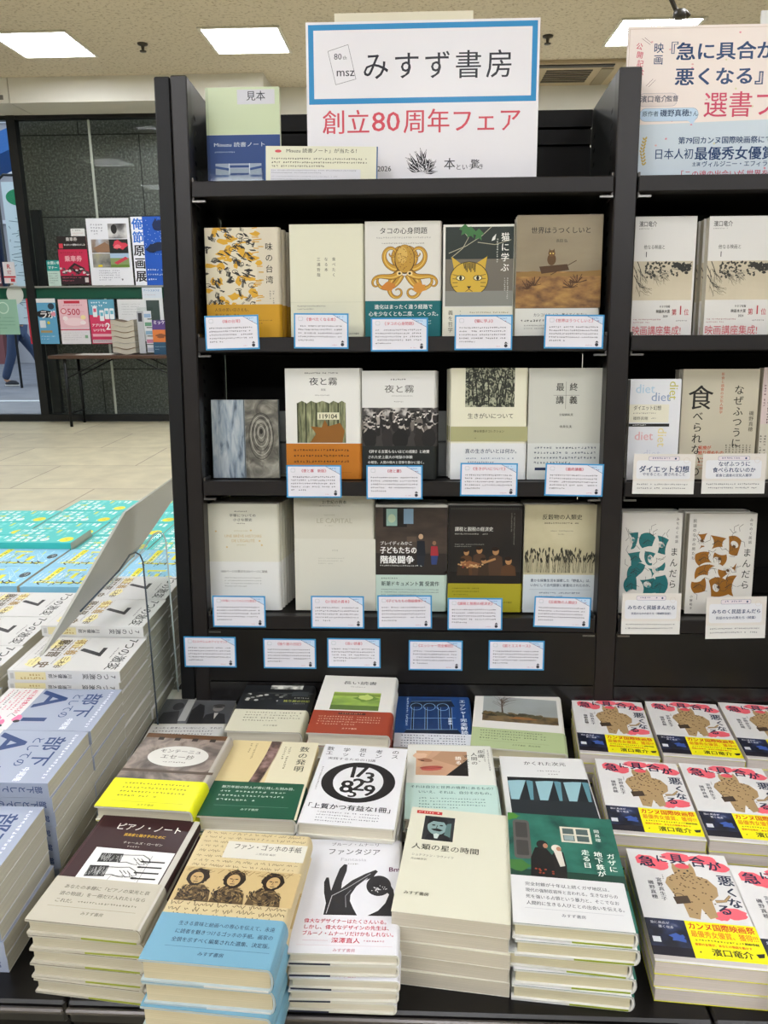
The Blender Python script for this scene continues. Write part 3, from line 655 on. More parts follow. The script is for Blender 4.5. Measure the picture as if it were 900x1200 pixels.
def kodomo(w, h):
    br_ = photo('print_brick_dark', [(.3, '#2a221c'), (.6, '#443830')], 14, stretch=(1, 3, 1))
    c = C(w, h, '#2a2420'); c.r(0, 5, w, 120, br_); c.r(14, 6, 44, 36, '#171412'); c.r(20, 8, 20, 32, '#8fb0a4'); c.r(52, 8, 18, 28, '#7a94a8')
    c.e(30, 26, 7, 8, '#b8c8a8'); c.r(0, 92, w, 33, '#2c2622'); c.r(58, 60, 18, 10, '#5a4c40')
    c.e(84, 60, 4.4, 5, '#b89878'); c.p([(77, 68), (91, 68), (93, 96), (76, 96)], '#1d2026'); c.p([(77, 96), (92, 96), (90, 116), (78, 116)], '#22262e')
    c.e(109, 72, 3.6, 4, '#8a6a50'); c.p([(103, 78), (115, 78), (117, 96), (102, 96)], '#9a2c34'); c.p([(103, 96), (116, 96), (114, 113), (104, 113)], '#2c3c6a')
    c.t('ブレイディみかこ', 8, 69, 7.6, '#e9e9e4', b=.01); c.t('子どもたちの', 8, 79, 14, '#f2f2ee', b=.025, sx=.82); c.t('階級闘争', 8, 96, 16, '#f2f2ee', b=.025, sx=1.0); c.g(8, 114, 80, 1, 3.6, 5, '#d8d8d2')
    c.r(0, 0, w, 5, '#d8d6ce')
    o = obi(w, h*.345, '#bccfc2'); o.g(10, 5, 36, 1, 4, 5, '#4c5c54'); o.t('新潮ドキュメント賞 受賞作', 10, 12, 9.6, '#222c28', b=.012, fit=108); o.g(10, 27, 110, 3, 3, 5, '#5c6c64')
    return c, o
def kazei(w, h):
    c = C(w, h, '#1b1613'); c.r(3, 5, w-6, 120, photo('print_oil_dark', [(.4, '#15110f'), (.8, '#2a201a')], 10))
    for i in range(30): c.e(6+i*4.2, 6, 2.1, 2.1, '#3c3a34', 8); 
    P = ((34, 88, .9), (58, 84, 1.0), (88, 86, 1.1), (112, 104, 1.1), (28, 106, .9), (66, 104, .8))
    for x, y, s in P: c.p([(x-13*s, 132), (x-11*s, y+10*s), (x, y+4*s), (x+11*s, y+10*s), (x+13*s, 132)], c.rnd.choice(('#3a2a1c', '#4a3424', '#2c2420', '#553820')))
    for x, y, s in P: c.e(x, y, 5.4*s, 6.4*s, '#a87c50'); c.e(x-1, y-4*s, 5.8*s, 3.6*s, '#2a1c14')
    c.p([(18, 112), (40, 104), (62, 110), (46, 118)], '#8a5a38'); c.l([(40, 112), (56, 116)], 4, '#b58a5c'); c.l([(88, 100), (66, 108)], 4, '#a87c50')
    for i in range(12): c.e(20+i*4, 110+c.rnd.random()*8, 2, 1.5, c.rnd.choice(('#b58a5c', '#8a2c20', '#c9a878')), 8)
    c.t('課税と脱税の経済史', 12, 40, 8.6, '#dedcd4', fit=70); c.g(12, 52, 62, 1, 3.4, 4, '#c4c2ba'); c.g(12, 72, 56, 2, 2.6, 4, '#a3a19a'); c.g(120, 14, 60, 2, 3, 5, '#8a887f', True)
    o = obi(w, h*.27, '#a59c24'); o.g(8, 8, 54, 3, 3.4, 6, '#5c5612'); o.t('みすず書房', 100, 34, 4, '#4a4610')
    for i in range(11): o.e(6+i*12.4, 0, 6, 3.2, '#a59c24', 12)
    return c, o
def kokumotsu(w, h):
    c = C(w, h, '#bab292'); c.r(0, 0, w, h*.66, photo('print_straw', [(.3, '#b3aa88'), (.7, '#c2ba9a')], 20)); c.t('反穀物の人類史', w/2, 18, 10.4, '#26241c', al='c', b=.01); c.g(36, 33, 66, 1, 4, 5, K); c.g(48, 48, 42, 1, 3, 4, GREY); c.g(62, 54, 14, 1, 3, 4, GREY)
    for i in range(110):
        x = c.rnd.random()*w; y = 82+c.rnd.random()*22; q = c.rnd.random()*8-4
        c.l([(x, 128), (x+q*.4, y+20), (x+q, y+6)], .5, '#5c5848'); c.e(x+q*1.2, y+2, 1.3, 5, '#37352a', 8, q*5)
    o = obi(w, h*.355, '#c9d0d2'); o.t('豊かな採集生活を謳歌した「野蛮人」は、', w/2, 8, 6, '#22304c', al='c', b=.01); o.t('いかにして古代国家に家畜化されたのか。', w/2, 17, 6, '#22304c', al='c', b=.01); o.r(12, 28, w-24, .4, '#8a949c'); o.g(30, 33, 76, 2, 4, 6.6, '#4a5870')
    return c, o
def eiga(w, h):
    c = C(w, h, '#d3d1cc'); c.t('濱口竜介', 8, 7, 9.4, '#33312e', b=.015); c.g(8, 18, 30, 1, 2.6, 4, GREY); c.t('他なる映画と', 20, 44, 7.6, '#44423e'); c.t('1', 23, 53, 12, '#222222', b=.02)
    c.r(0, 70, w-4, 62, photo('print_evening_sky', [(.3, '#b3a890'), (.7, '#cdc2a8')], 8))
    rd = c.rnd
    def twig(x, y, a, L, wd, n):
        ex, ey = x+L*math.cos(a), y+L*math.sin(a); m_ = ((x+ex)/2+rd.uniform(-1, 1), (y+ey)/2+rd.uniform(-1, 1)); c.l([(x, y), m_, (ex, ey)], wd, '#37342e', wd*.6)
        if n:
            for q in range(rd.choice((2, 3))): twig(x+(ex-x)*rd.uniform(.35, 1), y+(ey-y)*rd.uniform(.35, 1), a+rd.uniform(-.6, .6), L*rd.uniform(.55, .85), wd*.6, n-1)
    n0 = len(c.ops)
    for x, y, a in ((-2, 74, 1.05), (8, 70.5, 1.1), (24, 70.5, .95), (40, 70.5, .9), (2, 92, .95)): twig(x, y, a, 25, 1.7, 3)
    c.ops[n0:] = [q for q in c.ops[n0:] if all(70 <= y <= 132 and x < w-4 for x, y in q[0])]
    for i in range(70): c.blob(rd.random()*70+24, 72+rd.random()**1.6*24, 2.2, 1.8, '#3a3932', .5, 7)
    for i in range(34): x = 84+rd.random()*36; c.blob(x, 73+rd.random()*6+(x-84)*.45*rd.random(), 3.4, 2.8, '#2b2a24', .5, 8)
    c.l([(124, 72), (100, 84), (82, 82)], 1.2, '#2b2a24', .5)
    c.t('キネマ旬報', 82, 140, 4.6, K, al='r'); c.t('映画本大賞', 82, 147, 6, K, al='r', b=.01); c.t('2024', 78, 155, 5.4, K, al='r')
    c.t('第', 86, 146, 11, '#b83a44'); c.t('1', 100, 138, 20, '#b83a44', b=.02); c.t('位', 112, 146, 11, '#b83a44')
    c.g(4, 162, 60, 2, 3, 4.6, '#a86a6c'); c.g(96, 164, 26, 1, 3, 4.6, GREY); c.t('映画講座集成!', 2, 173, 16, '#c2525a', fit=104, b=.005)
    return c, None
def diet(w, h):
    c = C(w, h, '#d6d7da'); q = w/100; c.t('diet', 10*q, 6*q, 25*q, '#a9c3d4'); c.t('diet', 80*q, 22*q, 25*q, '#8a9ab4', al='r'); c.t('diet', 98*q, 4*q, 24*q, '#b9b45a', rot=90)
    c.r(0, 50*q, w*.78, 36*q, '#dad6c2'); c.t('ダイエット幻想', 8*q, 52*q, 10*q, '#44443c', fit=54*q); c.g(8*q, 66*q, 46*q, 1, 3.4, 5, GREY); c.t('磯野真穂', 8*q, 74*q, 7.4*q, '#6a685e'); c.g(44*q, 76*q, 12*q, 1, 3, 4, GREY)
    c.r(0, 88*q, w*.8, 6*q, K); c.g(8*q, 89.5*q, 30*q, 1, 3, 4, '#d8d8d2')
    c.t('diet', 12*q, 100*q, 24*q, '#d8a3a4'); c.t('diet', 80*q, 96*q, 25*q, '#ddcf96', rot=90); c.t('diet', 30*q, 136*q, 23*q, '#c4c6d0'); c.t('diet', 60*q, 158*q, 23*q, '#c9d2d8')
    return c, None
def naze(w, h):
    c = C(w, h, '#bcb5a0'); c.t('食', 10, 28, 46, '#1d1b18'); c.t('べられないのか', 30, 74, 19, '#1d1b18', True, lead=1.05); c.t('なぜふつうに', 100, 28, 18, '#1d1b18', True, lead=1.05)
    c.t('拒食と過食の文化人類学', 70, 6, 6, '#b5543c', True, lead=1.12); c.t('磯野真穂', 124, 74, 8.6, '#4a463c', True, lead=1.1)
    c.t('医療が', 34, 136, 7.6, '#c0472c', b=.015); c.t('語り得ぬもの', 34, 145, 7.6, '#c0472c', b=.015); c.g(34, 158, 26, 4, 3.6, 6, '#c0472c'); c.g(124, 134, 50, 8, 4, 6, '#44403a', True)
    return c, None
def mandala(w, h, col, col2, left):
    c = C(w, h, '#cfccc4'); rd = c.rnd; rd.seed(5 if left else 9)
    rows = (((16, 38), (34, 36), (30, 62), (20, 68)), ((40, 40), (70, 46), (64, 62), (44, 66)), ((74, 42), (98, 50), (92, 78), (76, 74)), ((14, 76), (40, 72), (46, 92), (22, 98)), ((50, 72), (72, 76), (66, 98), (52, 92)), ((18, 102), (52, 98), (40, 116), (16, 124)), ((58, 104), (92, 92), (90, 108), (66, 122)), ((10, 128), (34, 120), (36, 146), (16, 150)), ((42, 126), (70, 122), (84, 150), (48, 156)), ((74, 120), (94, 116), (90, 156), (76, 150)))
    for j, P in enumerate(rows):
        V = []
        for i in range(4):
            p0, p1 = P[i], P[(i+1) % 4]; q = rd.uniform(-.3, .3)
            for t in (0, .2, .4, .6, .8): bl_ = q*4*t*(1-t)*.8; V.append((p0[0]+(p1[0]-p0[0])*t-(p1[1]-p0[1])*bl_, p0[1]+(p1[1]-p0[1])*t+(p1[0]-p0[0])*bl_))
        c.p(V, col); mx = sum(p[0] for p in P)/4; my = sum(p[1] for p in P)/4
        if j % 2 == 0: c.e(mx+rd.uniform(-5, 5), my+rd.uniform(-4, 4), 8, 5.5, '#cfccc4', 20, rd.uniform(0, 180)); c.e(mx, my, 3.4, 2.6, col2, 12, 30)
        else: c.l([(mx-10, my+4), (mx, my-3), (mx+11, my+2)], 1.4, '#2a2826', .4)
        for k in range(4): c.l([(mx-8+k*3, my-5), (mx-5+k*3, my+6)], .5, '#33302c')
    for i in range(34):
        x, y = 12+rd.random()*84, 30+rd.random()*126; a = rd.random()*6; c.l([(x, y), (x+8*math.cos(a), y+8*math.sin(a)), (x+15*math.cos(a+.6), y+15*math.sin(a+.6))], .7, '#33302c')
    c.t('みちのく民話', 114, 8, 6.4, '#33302c', True, lead=1.3); c.t('まんだら', 110, 64, 17, '#1f1d1b', True, .005, lead=1.2)
    if left: c.t('民話のなかの男たち', 10, 10, 7, '#33302c', True, lead=1.25); c.t('小野和子', 11, h-36, 5.4, '#33302c', True, lead=1.4)
    return c, None
def notebook(w, h):
    c = C(w, h, '#c3cfac'); c.r(0, h*.46, w, h*.54, '#22427c'); c.r(0, h*.455, w, .8, '#d8e0c4'); c.r(0, 0, 5, h, '#b3bf9e'); c.r(0, h*.46, 5, h*.54, '#1c3668')
    c.r(56, 4, 66, 24, '#c9c9cf'); c.t('見本', 89, 6, 17, '#33333a', al='c'); c.t('Misuzu 読書ノート', 12, h*.53, 8.4, '#c9d2de', fit=90); c.g(13, h*.62, 40, 1, 3.4, 4, '#a8b8d0')
    x, y = 14, h*.74; c.r(x, y, 82, h*.26, '#9aa6b8')
    for k in range(4): c.r(x+24, y+3+k*13, 36, 4, '#22427c')
    for k in range(4): c.l([(x, y+6+k*15), (x+24, y+10+k*11)], 4, '#2c4c86'); c.l([(x+82, y+6+k*15), (x+60, y+10+k*11)], 4, '#2c4c86')
    c.r(x+24, y, 1.4, h*.26, '#d8e0ea'); c.r(x+60, y, 1.4, h*.26, '#d8e0ea')
    return c, None
def wood(w, h):
    c = C(w, h, '#7d8890'); c.r(0, 0, w*.48, h, photo('print_pale_bark', [(.3, '#3c4a58'), (.45, '#8a98a4'), (.7, '#b9c0c2')], 30, stretch=(4, .8, 1), dist=.6))
    c.r(w*.5, 0, w*.5, h, photo('print_wood_rings', [(.25, '#26241f'), (.5, '#6d6a60'), (.75, '#a9a698')], 26, dist=2.2, detail=5))
    for i in range(7): c.ring(w*.74, h*.4+i*1.5, min(w*.23, 3+i*3.4), 5+i*6.4, 1.1, ('#26241f', '#b3b1a4')[i % 2], 30)
    c.e(w*.74, h*.4, 3, 5, '#26241f'); c.r(w*.485, 0, 1.2, h, '#3c3f40')
    return c, None

def scaled(fn, w0, h0):
    def f(w, h, *a):
        c, o = fn(w0, h0, *a); kx, ky = w/w0, h/h0
        for q in (c, o):
            if q: q.ops = [([(x*kx, y*ky) for x, y in vs], fs, col, k) for vs, fs, col, k in q.ops]; q.w *= kx; q.h *= ky
        return c, o
    return f
# -- covers of the books lying on the plinth
def eru(w, h):
    c = C(w, h, '#c9c9bf'); c.t('エルサレムのアイヒマン', w/2, 14, 8, '#8a887c', al='c', fit=92); c.g(40, 27, 60, 1, 3, 4, GREY)
    c.r(0, 38, w, h*.47, photo('print_grey_room', [(.3, '#3c3d3e'), (.7, '#63656a')], 8)); c.r(42, 40, 14, 78, '#a9aaa8'); c.p([(60, 128), (58, 80), (68, 56), (78, 62), (84, 90), (88, 128)], '#232324'); c.e(30, 66, 10, 14, '#2c2c2e'); c.p([(4, 128), (8, 88), (36, 82), (44, 128)], '#2a2a2c')
    c.e(106, 72, 10, 13, '#8a8782'); c.e(106, 64, 11, 6, '#33312f'); c.r(97, 70, 18, 2, '#222222'); c.p([(84, 128), (88, 96), (104, 88), (122, 94), (130, 128)], '#262628'); c.p([(102, 90), (110, 90), (106, 112)], '#c9c9c4')
    o = obi(w, h*.29, '#d2d2d0'); o.t('まったく思考していないこと、それが', 8, 5, 7, '#44424a'); o.g(8, 17, 112, 3, 5.4, 9, '#55535a')
    return c, o
def hitori(w, h):
    c = C(w, h, '#16181a'); c.r(48, 4, 60, 48, photo('print_window_garden', [(.4, '#4c4e4a'), (.5, '#a9aaa4'), (.62, '#e0e0da')], 60)); c.r(28, 66, 106, 3, '#3c3e3c')
    for i in range(24): c.e(10+c.rnd.random()*76, 70+c.rnd.random()*26, 4, 3, c.rnd.choice(('#5a5c58', '#8a8c86', '#2c2e2c', '#b9bab4')), 10)
    c.r(92, 60, 30, 18, '#33383a'); c.r(70, 92, 50, 18, '#22262a'); c.t('独り居の日記', 128, 92, 8, '#a9b04a', al='r', b=.015); c.g(98, 83, 30, 1, 4, 4, '#d0d0c8'); c.g(100, 104, 22, 1, 3, 4, '#a8a8a0')
    o = obi(w, h*.36, '#cfccb6'); o.g(22, 8, 100, 4, 5, 9, '#5c594a'); o.t('みすず書房', w/2+8, 50, 5, '#5c594a', al='c')
    return c, o
def nagai(w, h):
    c = C(w, h, '#d8d6cf'); c.t('長い読書', w/2, 20, 13, '#3a3834', al='c', sx=1.2); c.g(48, 40, 34, 1, 4, 5, GREY); c.r(26, 62, 84, 62, photo('print_green_meadow', [(.3, '#5a7a2c'), (.5, '#8aa83c'), (.7, '#a9bf58')], 14, stretch=(1, 2, 1)))
    c.r(26, 66, 84, 10, '#7a9038'); c.blob(84, 82, 20, 14, '#6a8a34', .3); c.blob(84, 78, 12, 9, '#b3c468', .3)
    c.r(26, 108, 84, 16, '#55702c')
    o = obi(w, h*.36, '#963a20'); o.r(44, 6, 46, 6, '#4a1c10'); o.g(46, 7, 42, 1, 4, 4, '#c98a6c'); o.g(12, 18, 108, 4, 4.6, 8, '#d8ae94'); o.t('みすず書房', w/2, 54, 5, '#e0c4b0', al='c')
    return c, o
def escher(w, h):
    c = C(w, h, '#17407a'); L = '#0d1a30'; P = '#8ab0d8'
    c.r(26, 26, 74, 120, '#123464')
    for x in (30, 54, 78, 98): c.l([(x, 60), (x, 140)], 5, L); c.l([(x-2, 60), (x-2, 140)], .7, P); c.l([(x+2, 60), (x+2, 140)], .7, P)
    c.p([(26, 40), (100, 34), (106, 56), (22, 60)], L)
    for x in (36, 60, 84): c.ring(x, 58, 11, 13, 1, P, 20)
    c.p([(20, 138), (108, 134), (116, 152), (14, 156)], L); c.l([(20, 138), (108, 134)], .9, P); c.l([(22, 100), (106, 96)], .8, P); c.l([(26, 40), (100, 34)], .9, P)
    c.t('エッシャー完全解読', 120, 30, 12.4, '#dbe4ec', True, .01, lead=1.08); c.g(18, 26, 100, 1, 5, 6, '#b9cbe0', True); c.t('近藤滋', 96, 96, 7, '#dbe4ec', True)
    o = obi(w, h*.22, '#c9ccd2'); o.g(12, 5, 110, 5, 5, 8, '#3a4254')
    return c, o
def niwa(w, h):
    c = C(w, h, '#d8d6cf'); c.g(54, 10, 24, 1, 4, 4, GREY); c.t('庭とエスキース', w/2, 20, 9, '#6a675e', al='c', sx=1.1)
    c.r(16, 38, w-26, 88, photo('print_misty_garden', [(.3, '#8a8d86'), (.6, '#a9b0b2'), (.8, '#bcc0bc')], 5)); c.r(16, 100, w-26, 26, photo('print_autumn_ground', [(.35, '#4a3c26'), (.6, '#7a6642')], 60))
    c.l([(52, 104), (50, 78), (48, 44)], 3.4, '#4a3a2c', 1.2)
    for i in range(22): a = -2.6+c.rnd.random()*2; y = 50+c.rnd.random()*30; c.l([(49.5, y), (49.5+18*math.cos(a), y+18*math.sin(a)), (50+28*math.cos(a+.2), y+26*math.sin(a))], 1, '#554436', .3)
    for i in range(26): c.blob(20+c.rnd.random()*100, 98+c.rnd.random()*8, 8, 5, c.rnd.choice(('#3c3826', '#55503a', '#6a5a3a')), .4)
    c.blob(86, 112, 22, 4, '#9a6a3c', .3)
    o = obi(w, h*.29, '#a9b88a'); o.g(14, 7, 112, 4, 4.6, 8, '#4c5638'); o.r(14, 40, 114, .4, '#6a7650'); o.t('みすず書房', w/2, 46, 4.4, '#4c5638', al='c'); o.t('奥山淳志', 114, 45, 5, '#4c5638', al='r')
    return c, o
def mont(w, h):
    c = C(w, h, '#b3ada2'); c.r(0, 0, w-8, h, '#4a3a30'); c.r(0, 0, w-8, 14, '#5c3e22'); c.r(0, 12, w-8, h*.66, photo('print_old_wall', [(.3, '#3a302c'), (.45, '#6d625c'), (.58, '#96887e'), (.75, '#4c3a34')], 26, detail=8, dist=.8))
    for x in (22, 48, 76, 104): c.r(x, 10, 9, 8, '#241c18')
    c.r(0, 96, w, 6, '#55483c'); c.e(70, 60, 46, 27, '#cfcdc6', 40); c.t('モンテーニュ', 70, 42, 10.4, '#33302c', al='c', fit=62); c.t('エセー抄', 70, 56, 12, '#55504a', al='c', fit=50); c.g(52, 74, 36, 1, 4, 5, '#6a665e')
    o = obi(w, h*.35, '#dede12'); o.g(20, 9, 98, 4, 5.2, 9.4, '#77770e'); o.r(18, 51, 100, .5, '#9a9a10'); o.t('みすず書房', w/2, 55, 4.8, '#77770e', al='c')
    return c, o
def hatsu(w, h):
    c = C(w, h, '#cfbd8e'); c.r(74, 0, w-74, h, '#d2cbae'); c.l([(70, 0), (68, 40), (62, 90), (54, 140)], 17, photo('print_notched_bone', [(.35, '#33261f'), (.5, '#6a5048'), (.7, '#9a7e78')], 60)); c.l([(78, 0), (76, 40), (70, 90), (62, 140)], 1.4, '#a9987c')
    c.g(38, 8, 46, 2, 4.4, 8, '#8a7a58', True); c.t('数の発明', 117, 12, 15.5, '#2a2822', True, lead=1.12); c.g(92, 14, 60, 2, 5, 7, '#7a745e', True)
    o = obi(w, h*.42, '#174f38'); o.t('数万年前の狩人が骨に残した刻み目、', 16, 10, 6.4, '#d8e0d4', b=.01); o.g(16, 21, 100, 3, 5.6, 9.6, '#c9d4c8'); o.r(16, 55, 104, .4, '#7a9a88'); o.t('みすず書房', w/2, 60, 5, '#c9d4c8', al='c')
    return c, o
def sugaku(w, h):
    c = C(w, h, '#d6d6d8')
    for s, x, y in (('数学思考の', 8, 6), ('エッセンス', 8, 18)):
        for i, ch in enumerate(s): c.t(ch, x+i*25, y+(i % 2)*1.5, 11.5, '#26252a')
    c.t('実践するための12講', 14, 34, 7, '#55545a', sx=1.15); c.g(10, 60, 60, 1, 3.6, 5, GREY, True)
    cx, cy = w/2+3, 92; c.e(cx, cy, 53, 48, K, 56); c.e(cx, cy, 36, 38, '#d6d6d8', 48)
    for s, x, y, z in (('1', 48, 48, 40), ('7', 60, 46, 40), ('3', 74, 62, 36), ('8', 44, 84, 40), ('2', 60, 78, 40), ('9', 78, 92, 36), ('5', 58, 104, 28)): c.t(s, x, y, z, K, b=.025)
    c.t('「上質かつ有益な1冊」', w/2, 146, 12.4, '#222126', al='c', fit=112, b=.015); c.g(24, 163, 86, 4, 3.4, 6, '#6a6970')
    return c, None
def hifu(w, h):
    sk = photo('print_face', [(.3, '#a87e60'), (.55, '#cfa788'), (.8, '#dcbda0')], 5)
    c = C(w, h, '#d6d6cd'); c.r(14, 18, 80, 66, sk); c.p([(14, 18), (40, 18), (30, 40), (22, 60), (14, 64)], '#c9a07e'); c.p([(38, 40), (46, 30), (54, 18), (94, 18), (94, 84), (70, 84), (80, 60)], '#b08a6c'); c.p([(60, 84), (94, 40), (94, 84)], '#1d1915')
    c.e(28, 44, 12, 5, '#9a6a50', 20, 10); c.e(24, 46, 3, 1.6, '#55301f'); c.e(38, 64, 18, 4.6, '#a34a40', 24, -6); c.e(38, 68, 16, 4.4, '#b8584c', 24, -6); c.l([(20, 66), (38, 66), (56, 63)], 1, '#6a2822'); c.blob(20, 32, 12, 8, '#d8b294', .2)
    c.t('皮膚、', 116, 12, 10.4, '#33322c', True); c.t('人間の', 105, 20, 10.4, '#33322c', True); c.t('すべてを', 92, 26, 10.4, '#33322c', True); c.t('語る', 80, 32, 10.4, '#f0f0ea', True, .01); c.g(126, 10, 60, 2, 4, 6, GREY, True)
    for i in range(44): c.e(1+i*3.05, .4, 1.2, 1.2, '#b5b5a9', 6)
    o = obi(w, h*.44, '#b5cfc6'); o.t('それは自分と世界の境界にあるもの？', w/2, 5, 7.4, '#2c4c48', al='c', b=.01); o.t('いいえ、それは、自分そのもの。', w/2+4, 17, 7.4, '#2c4c48', al='c', b=.01); o.g(20, 34, 96, 4, 4, 7, '#55706a')
    return c, o
def kaku(w, h):
    c = C(w, h, '#d6d6d4'); c.t('かくれた次元', w/2+3, 12, 11, '#26262a', al='c'); c.g(56, 36, 36, 1, 4, 5, GREY); c.g(68, 44, 20, 1, 4, 5, GREY); c.r(8, 58, w-12, h*.6, '#2c3236')
    for x in (8, 50, 92): c.p([(x, 66), (x+28, 62), (x+12, 116), (x+2, 116)], '#8fb4bc'); c.p([(x+28, 62), (x+38, 66), (x+34, 116), (x+30, 116)], '#5c8a96'); c.p([(x+14, 116), (x+28, 62), (x+30, 116)], '#1d2226')
    c.r(8, 56, w-12, 8, '#16181a'); c.r(8, 112, w-12, h-112, '#22282c')
    return c, None
def piano(w, h):
    c = C(w, h, '#2e1014'); c.r(3, 0, .8, h, '#4a2428'); c.r(w-8, 0, 8, h, '#b9b5ab'); c.t('ピアノ・ノート', w/2+6, 14, 14, '#e2dfd8', al='c', fit=86, b=.01); c.t('演奏家と聴き手のために', w/2+6, 33, 6, '#c9a02c', al='c', b=.02, fit=56); c.t('チャールズ・ローゼン', w/2+10, 48, 4.8, '#c4c0b8', al='c', fit=52); c.g(60, 56, 20, 1, 3.4, 4, '#b5b1a9')
    k0 = len(c.ops); c.r(22, 64, 104, 76, '#dcdcda'); rd = c.rnd
    for (x, y, ww, hh) in ((34, 76, 28, 20), (30, 104, 24, 24)):
        c.p([(x, y), (x+ww, y-2), (x+ww+2, y+hh-3), (x+1, y+hh)], '#222222')
        for i in range(40): q = rd.random()*ww; c.l([(x+q, y+rd.random()*hh*.9), (x+q+1.6, y+rd.random()*hh*.9)], .4, '#b5b5b3')
    for dx, dy in ((62, 80), (54, 108)):
        c.l([(dx, dy-3), (dx+12, dy-4), (dx+26, dy-6), (dx+36, dy+1), (dx+40, dy+9), (dx+36, dy+12), (dx+30, dy+7), (dx+34, dy+14), (dx+28, dy+15), (dx+22, dy+9), (dx+25, dy+16), (dx+18, dy+15), (dx+10, dy+12), (dx, dy+14)], 1.3, '#26241f')
        for k in range(3): c.l([(dx+16+k*5, dy+2), (dx+22+k*5, dy+8)], 1., '#26241f')
    c.r(96, 70, .1, 60, K)
    for y in (88, 100, 112, 124): c.l([(92, y), (120, y-1.4)], 3, K); c.e(92, y, 3, 2, K)
    c.l([(62, 136), (64, 122), (96, 122)], .7, K); c.l([(100, 136), (100, 74)], .5, K)
    c.ops[k0:] = [([(x, 63+(y-64)*.8) for x, y in vs], fs, col, k) for vs, fs, col, k in c.ops[k0:]]
    o = obi(w, h*.37, '#b5b0a0'); o.t('あなたの本棚に「ピアノの栄光と哀', 18, 12, 6.6, '#4c483e'); o.t('退の物語」を一冊だけ入れたいなら', 18, 23, 6.6, '#4c483e'); o.t('これだ。', 18, 34, 6.6, '#4c483e'); o.g(46, 36, 74, 1, 3.6, 5, '#5c584c'); o.r(14, 46, 106, .4, '#77725f'); o.t('みすず書房', w/2+4, 51, 5.4, '#5c584c', al='c')
    return c, o
def gogh(w, h):
    c = C(w, h, '#c9b88e'); rd = c.rnd
    def scr(x, y, ww, s=1.):
        pts = []; q = x
        while q < x+ww:
            pts.append((q, y+math.sin(q*2.1/s)*1.6*s+(rd.random()-.5)*2.6*s)); q += .9*s
            if rd.random() < .12 and len(pts) > 2: c.l(pts, .55*s, '#3c2e1c'); pts = []; q += 2.5*s
        if len(pts) > 2: c.l(pts, .55*s, '#3c2e1c')
    for y in (4, 12, 20, 28, 37, 46, 54, 62): scr(6, y, w-12)
    c.r(0, 66, w, 54, '#bfa878')
    for x0, lean in ((24, -3), (64, 0), (106, 4)):
        c.p([(x0-19, 120), (x0-17, 104), (x0-8, 94), (x0+8, 94), (x0+18, 104), (x0+21, 120)], '#55442c')
        for k in range(90): a = rd.random()*6.28; q = rd.random()**.5; x = x0+19*q*math.cos(a); y = 107+13*q*math.sin(a); c.l([(x, min(119, y)), (x+4*math.cos(a+1.3), min(120, y+4*math.sin(a+1.3)))], 1.5, rd.choice(('#1d150e', '#2c2014', '#8a744c')))
        c.blob(x0+lean, 82, 13, 14.5, '#2a1e14', .12, 16); c.e(x0+lean*1.3, 84, 7.6, 9.4, '#b89a68', 20, lean*3)
        for k in range(24): a = rd.random()*6.28; c.l([(x0+lean+9*math.cos(a), 82+11*math.sin(a)), (x0+lean+13*math.cos(a+.3), 82+14*math.sin(a+.3))], 1.1, '#1d150e')
        fx = x0+lean*1.3; c.l([(fx-5, 82), (fx-1.4, 82.4)], 1.4, '#33261a'); c.l([(fx+1.4, 82.4), (fx+5, 82)], 1.4, '#33261a'); c.l([(fx, 82), (fx-1, 87), (fx+1.6, 87)], .8, '#55402a'); c.l([(fx-2.6, 90), (fx+2.8, 90)], 1.1, '#33261a')
    for k in range(40): x = rd.random()*w; c.l([(x, 66+rd.random()*10), (x+6, 66+rd.random()*10)], .6, '#77603c')
    for y in (124, 132, 141, 150): scr(4, y, w-8, 1.5)
    c.r(38, 18, w-40, 30, '#cfccc0'); c.t('ファン・ゴッホの手紙', w/2+20, 21, 11, '#33302c', al='c', fit=84); c.t('二見史郎 編訳', w/2+20, 36, 4, GREY, al='c')
    o = obi(w, h*.315, '#6d9cb2'); o.t('生きる意味と絵画への専心を伝えて、永遠', 24, 10, 6.6, '#22384c', fit=106); o.t('に読者を魅きつけるゴッホの手紙。画家の', 24, 21, 6.6, '#22384c', fit=106); o.t('全貌を示すべく編集された選集、決定版。', 24, 32, 6.6, '#22384c', fit=106); o.r(20, 44, 112, .4, '#3c5c70'); o.t('みすず書房', w/2+2, 49, 5.6, '#22384c', al='c')
    return c, o
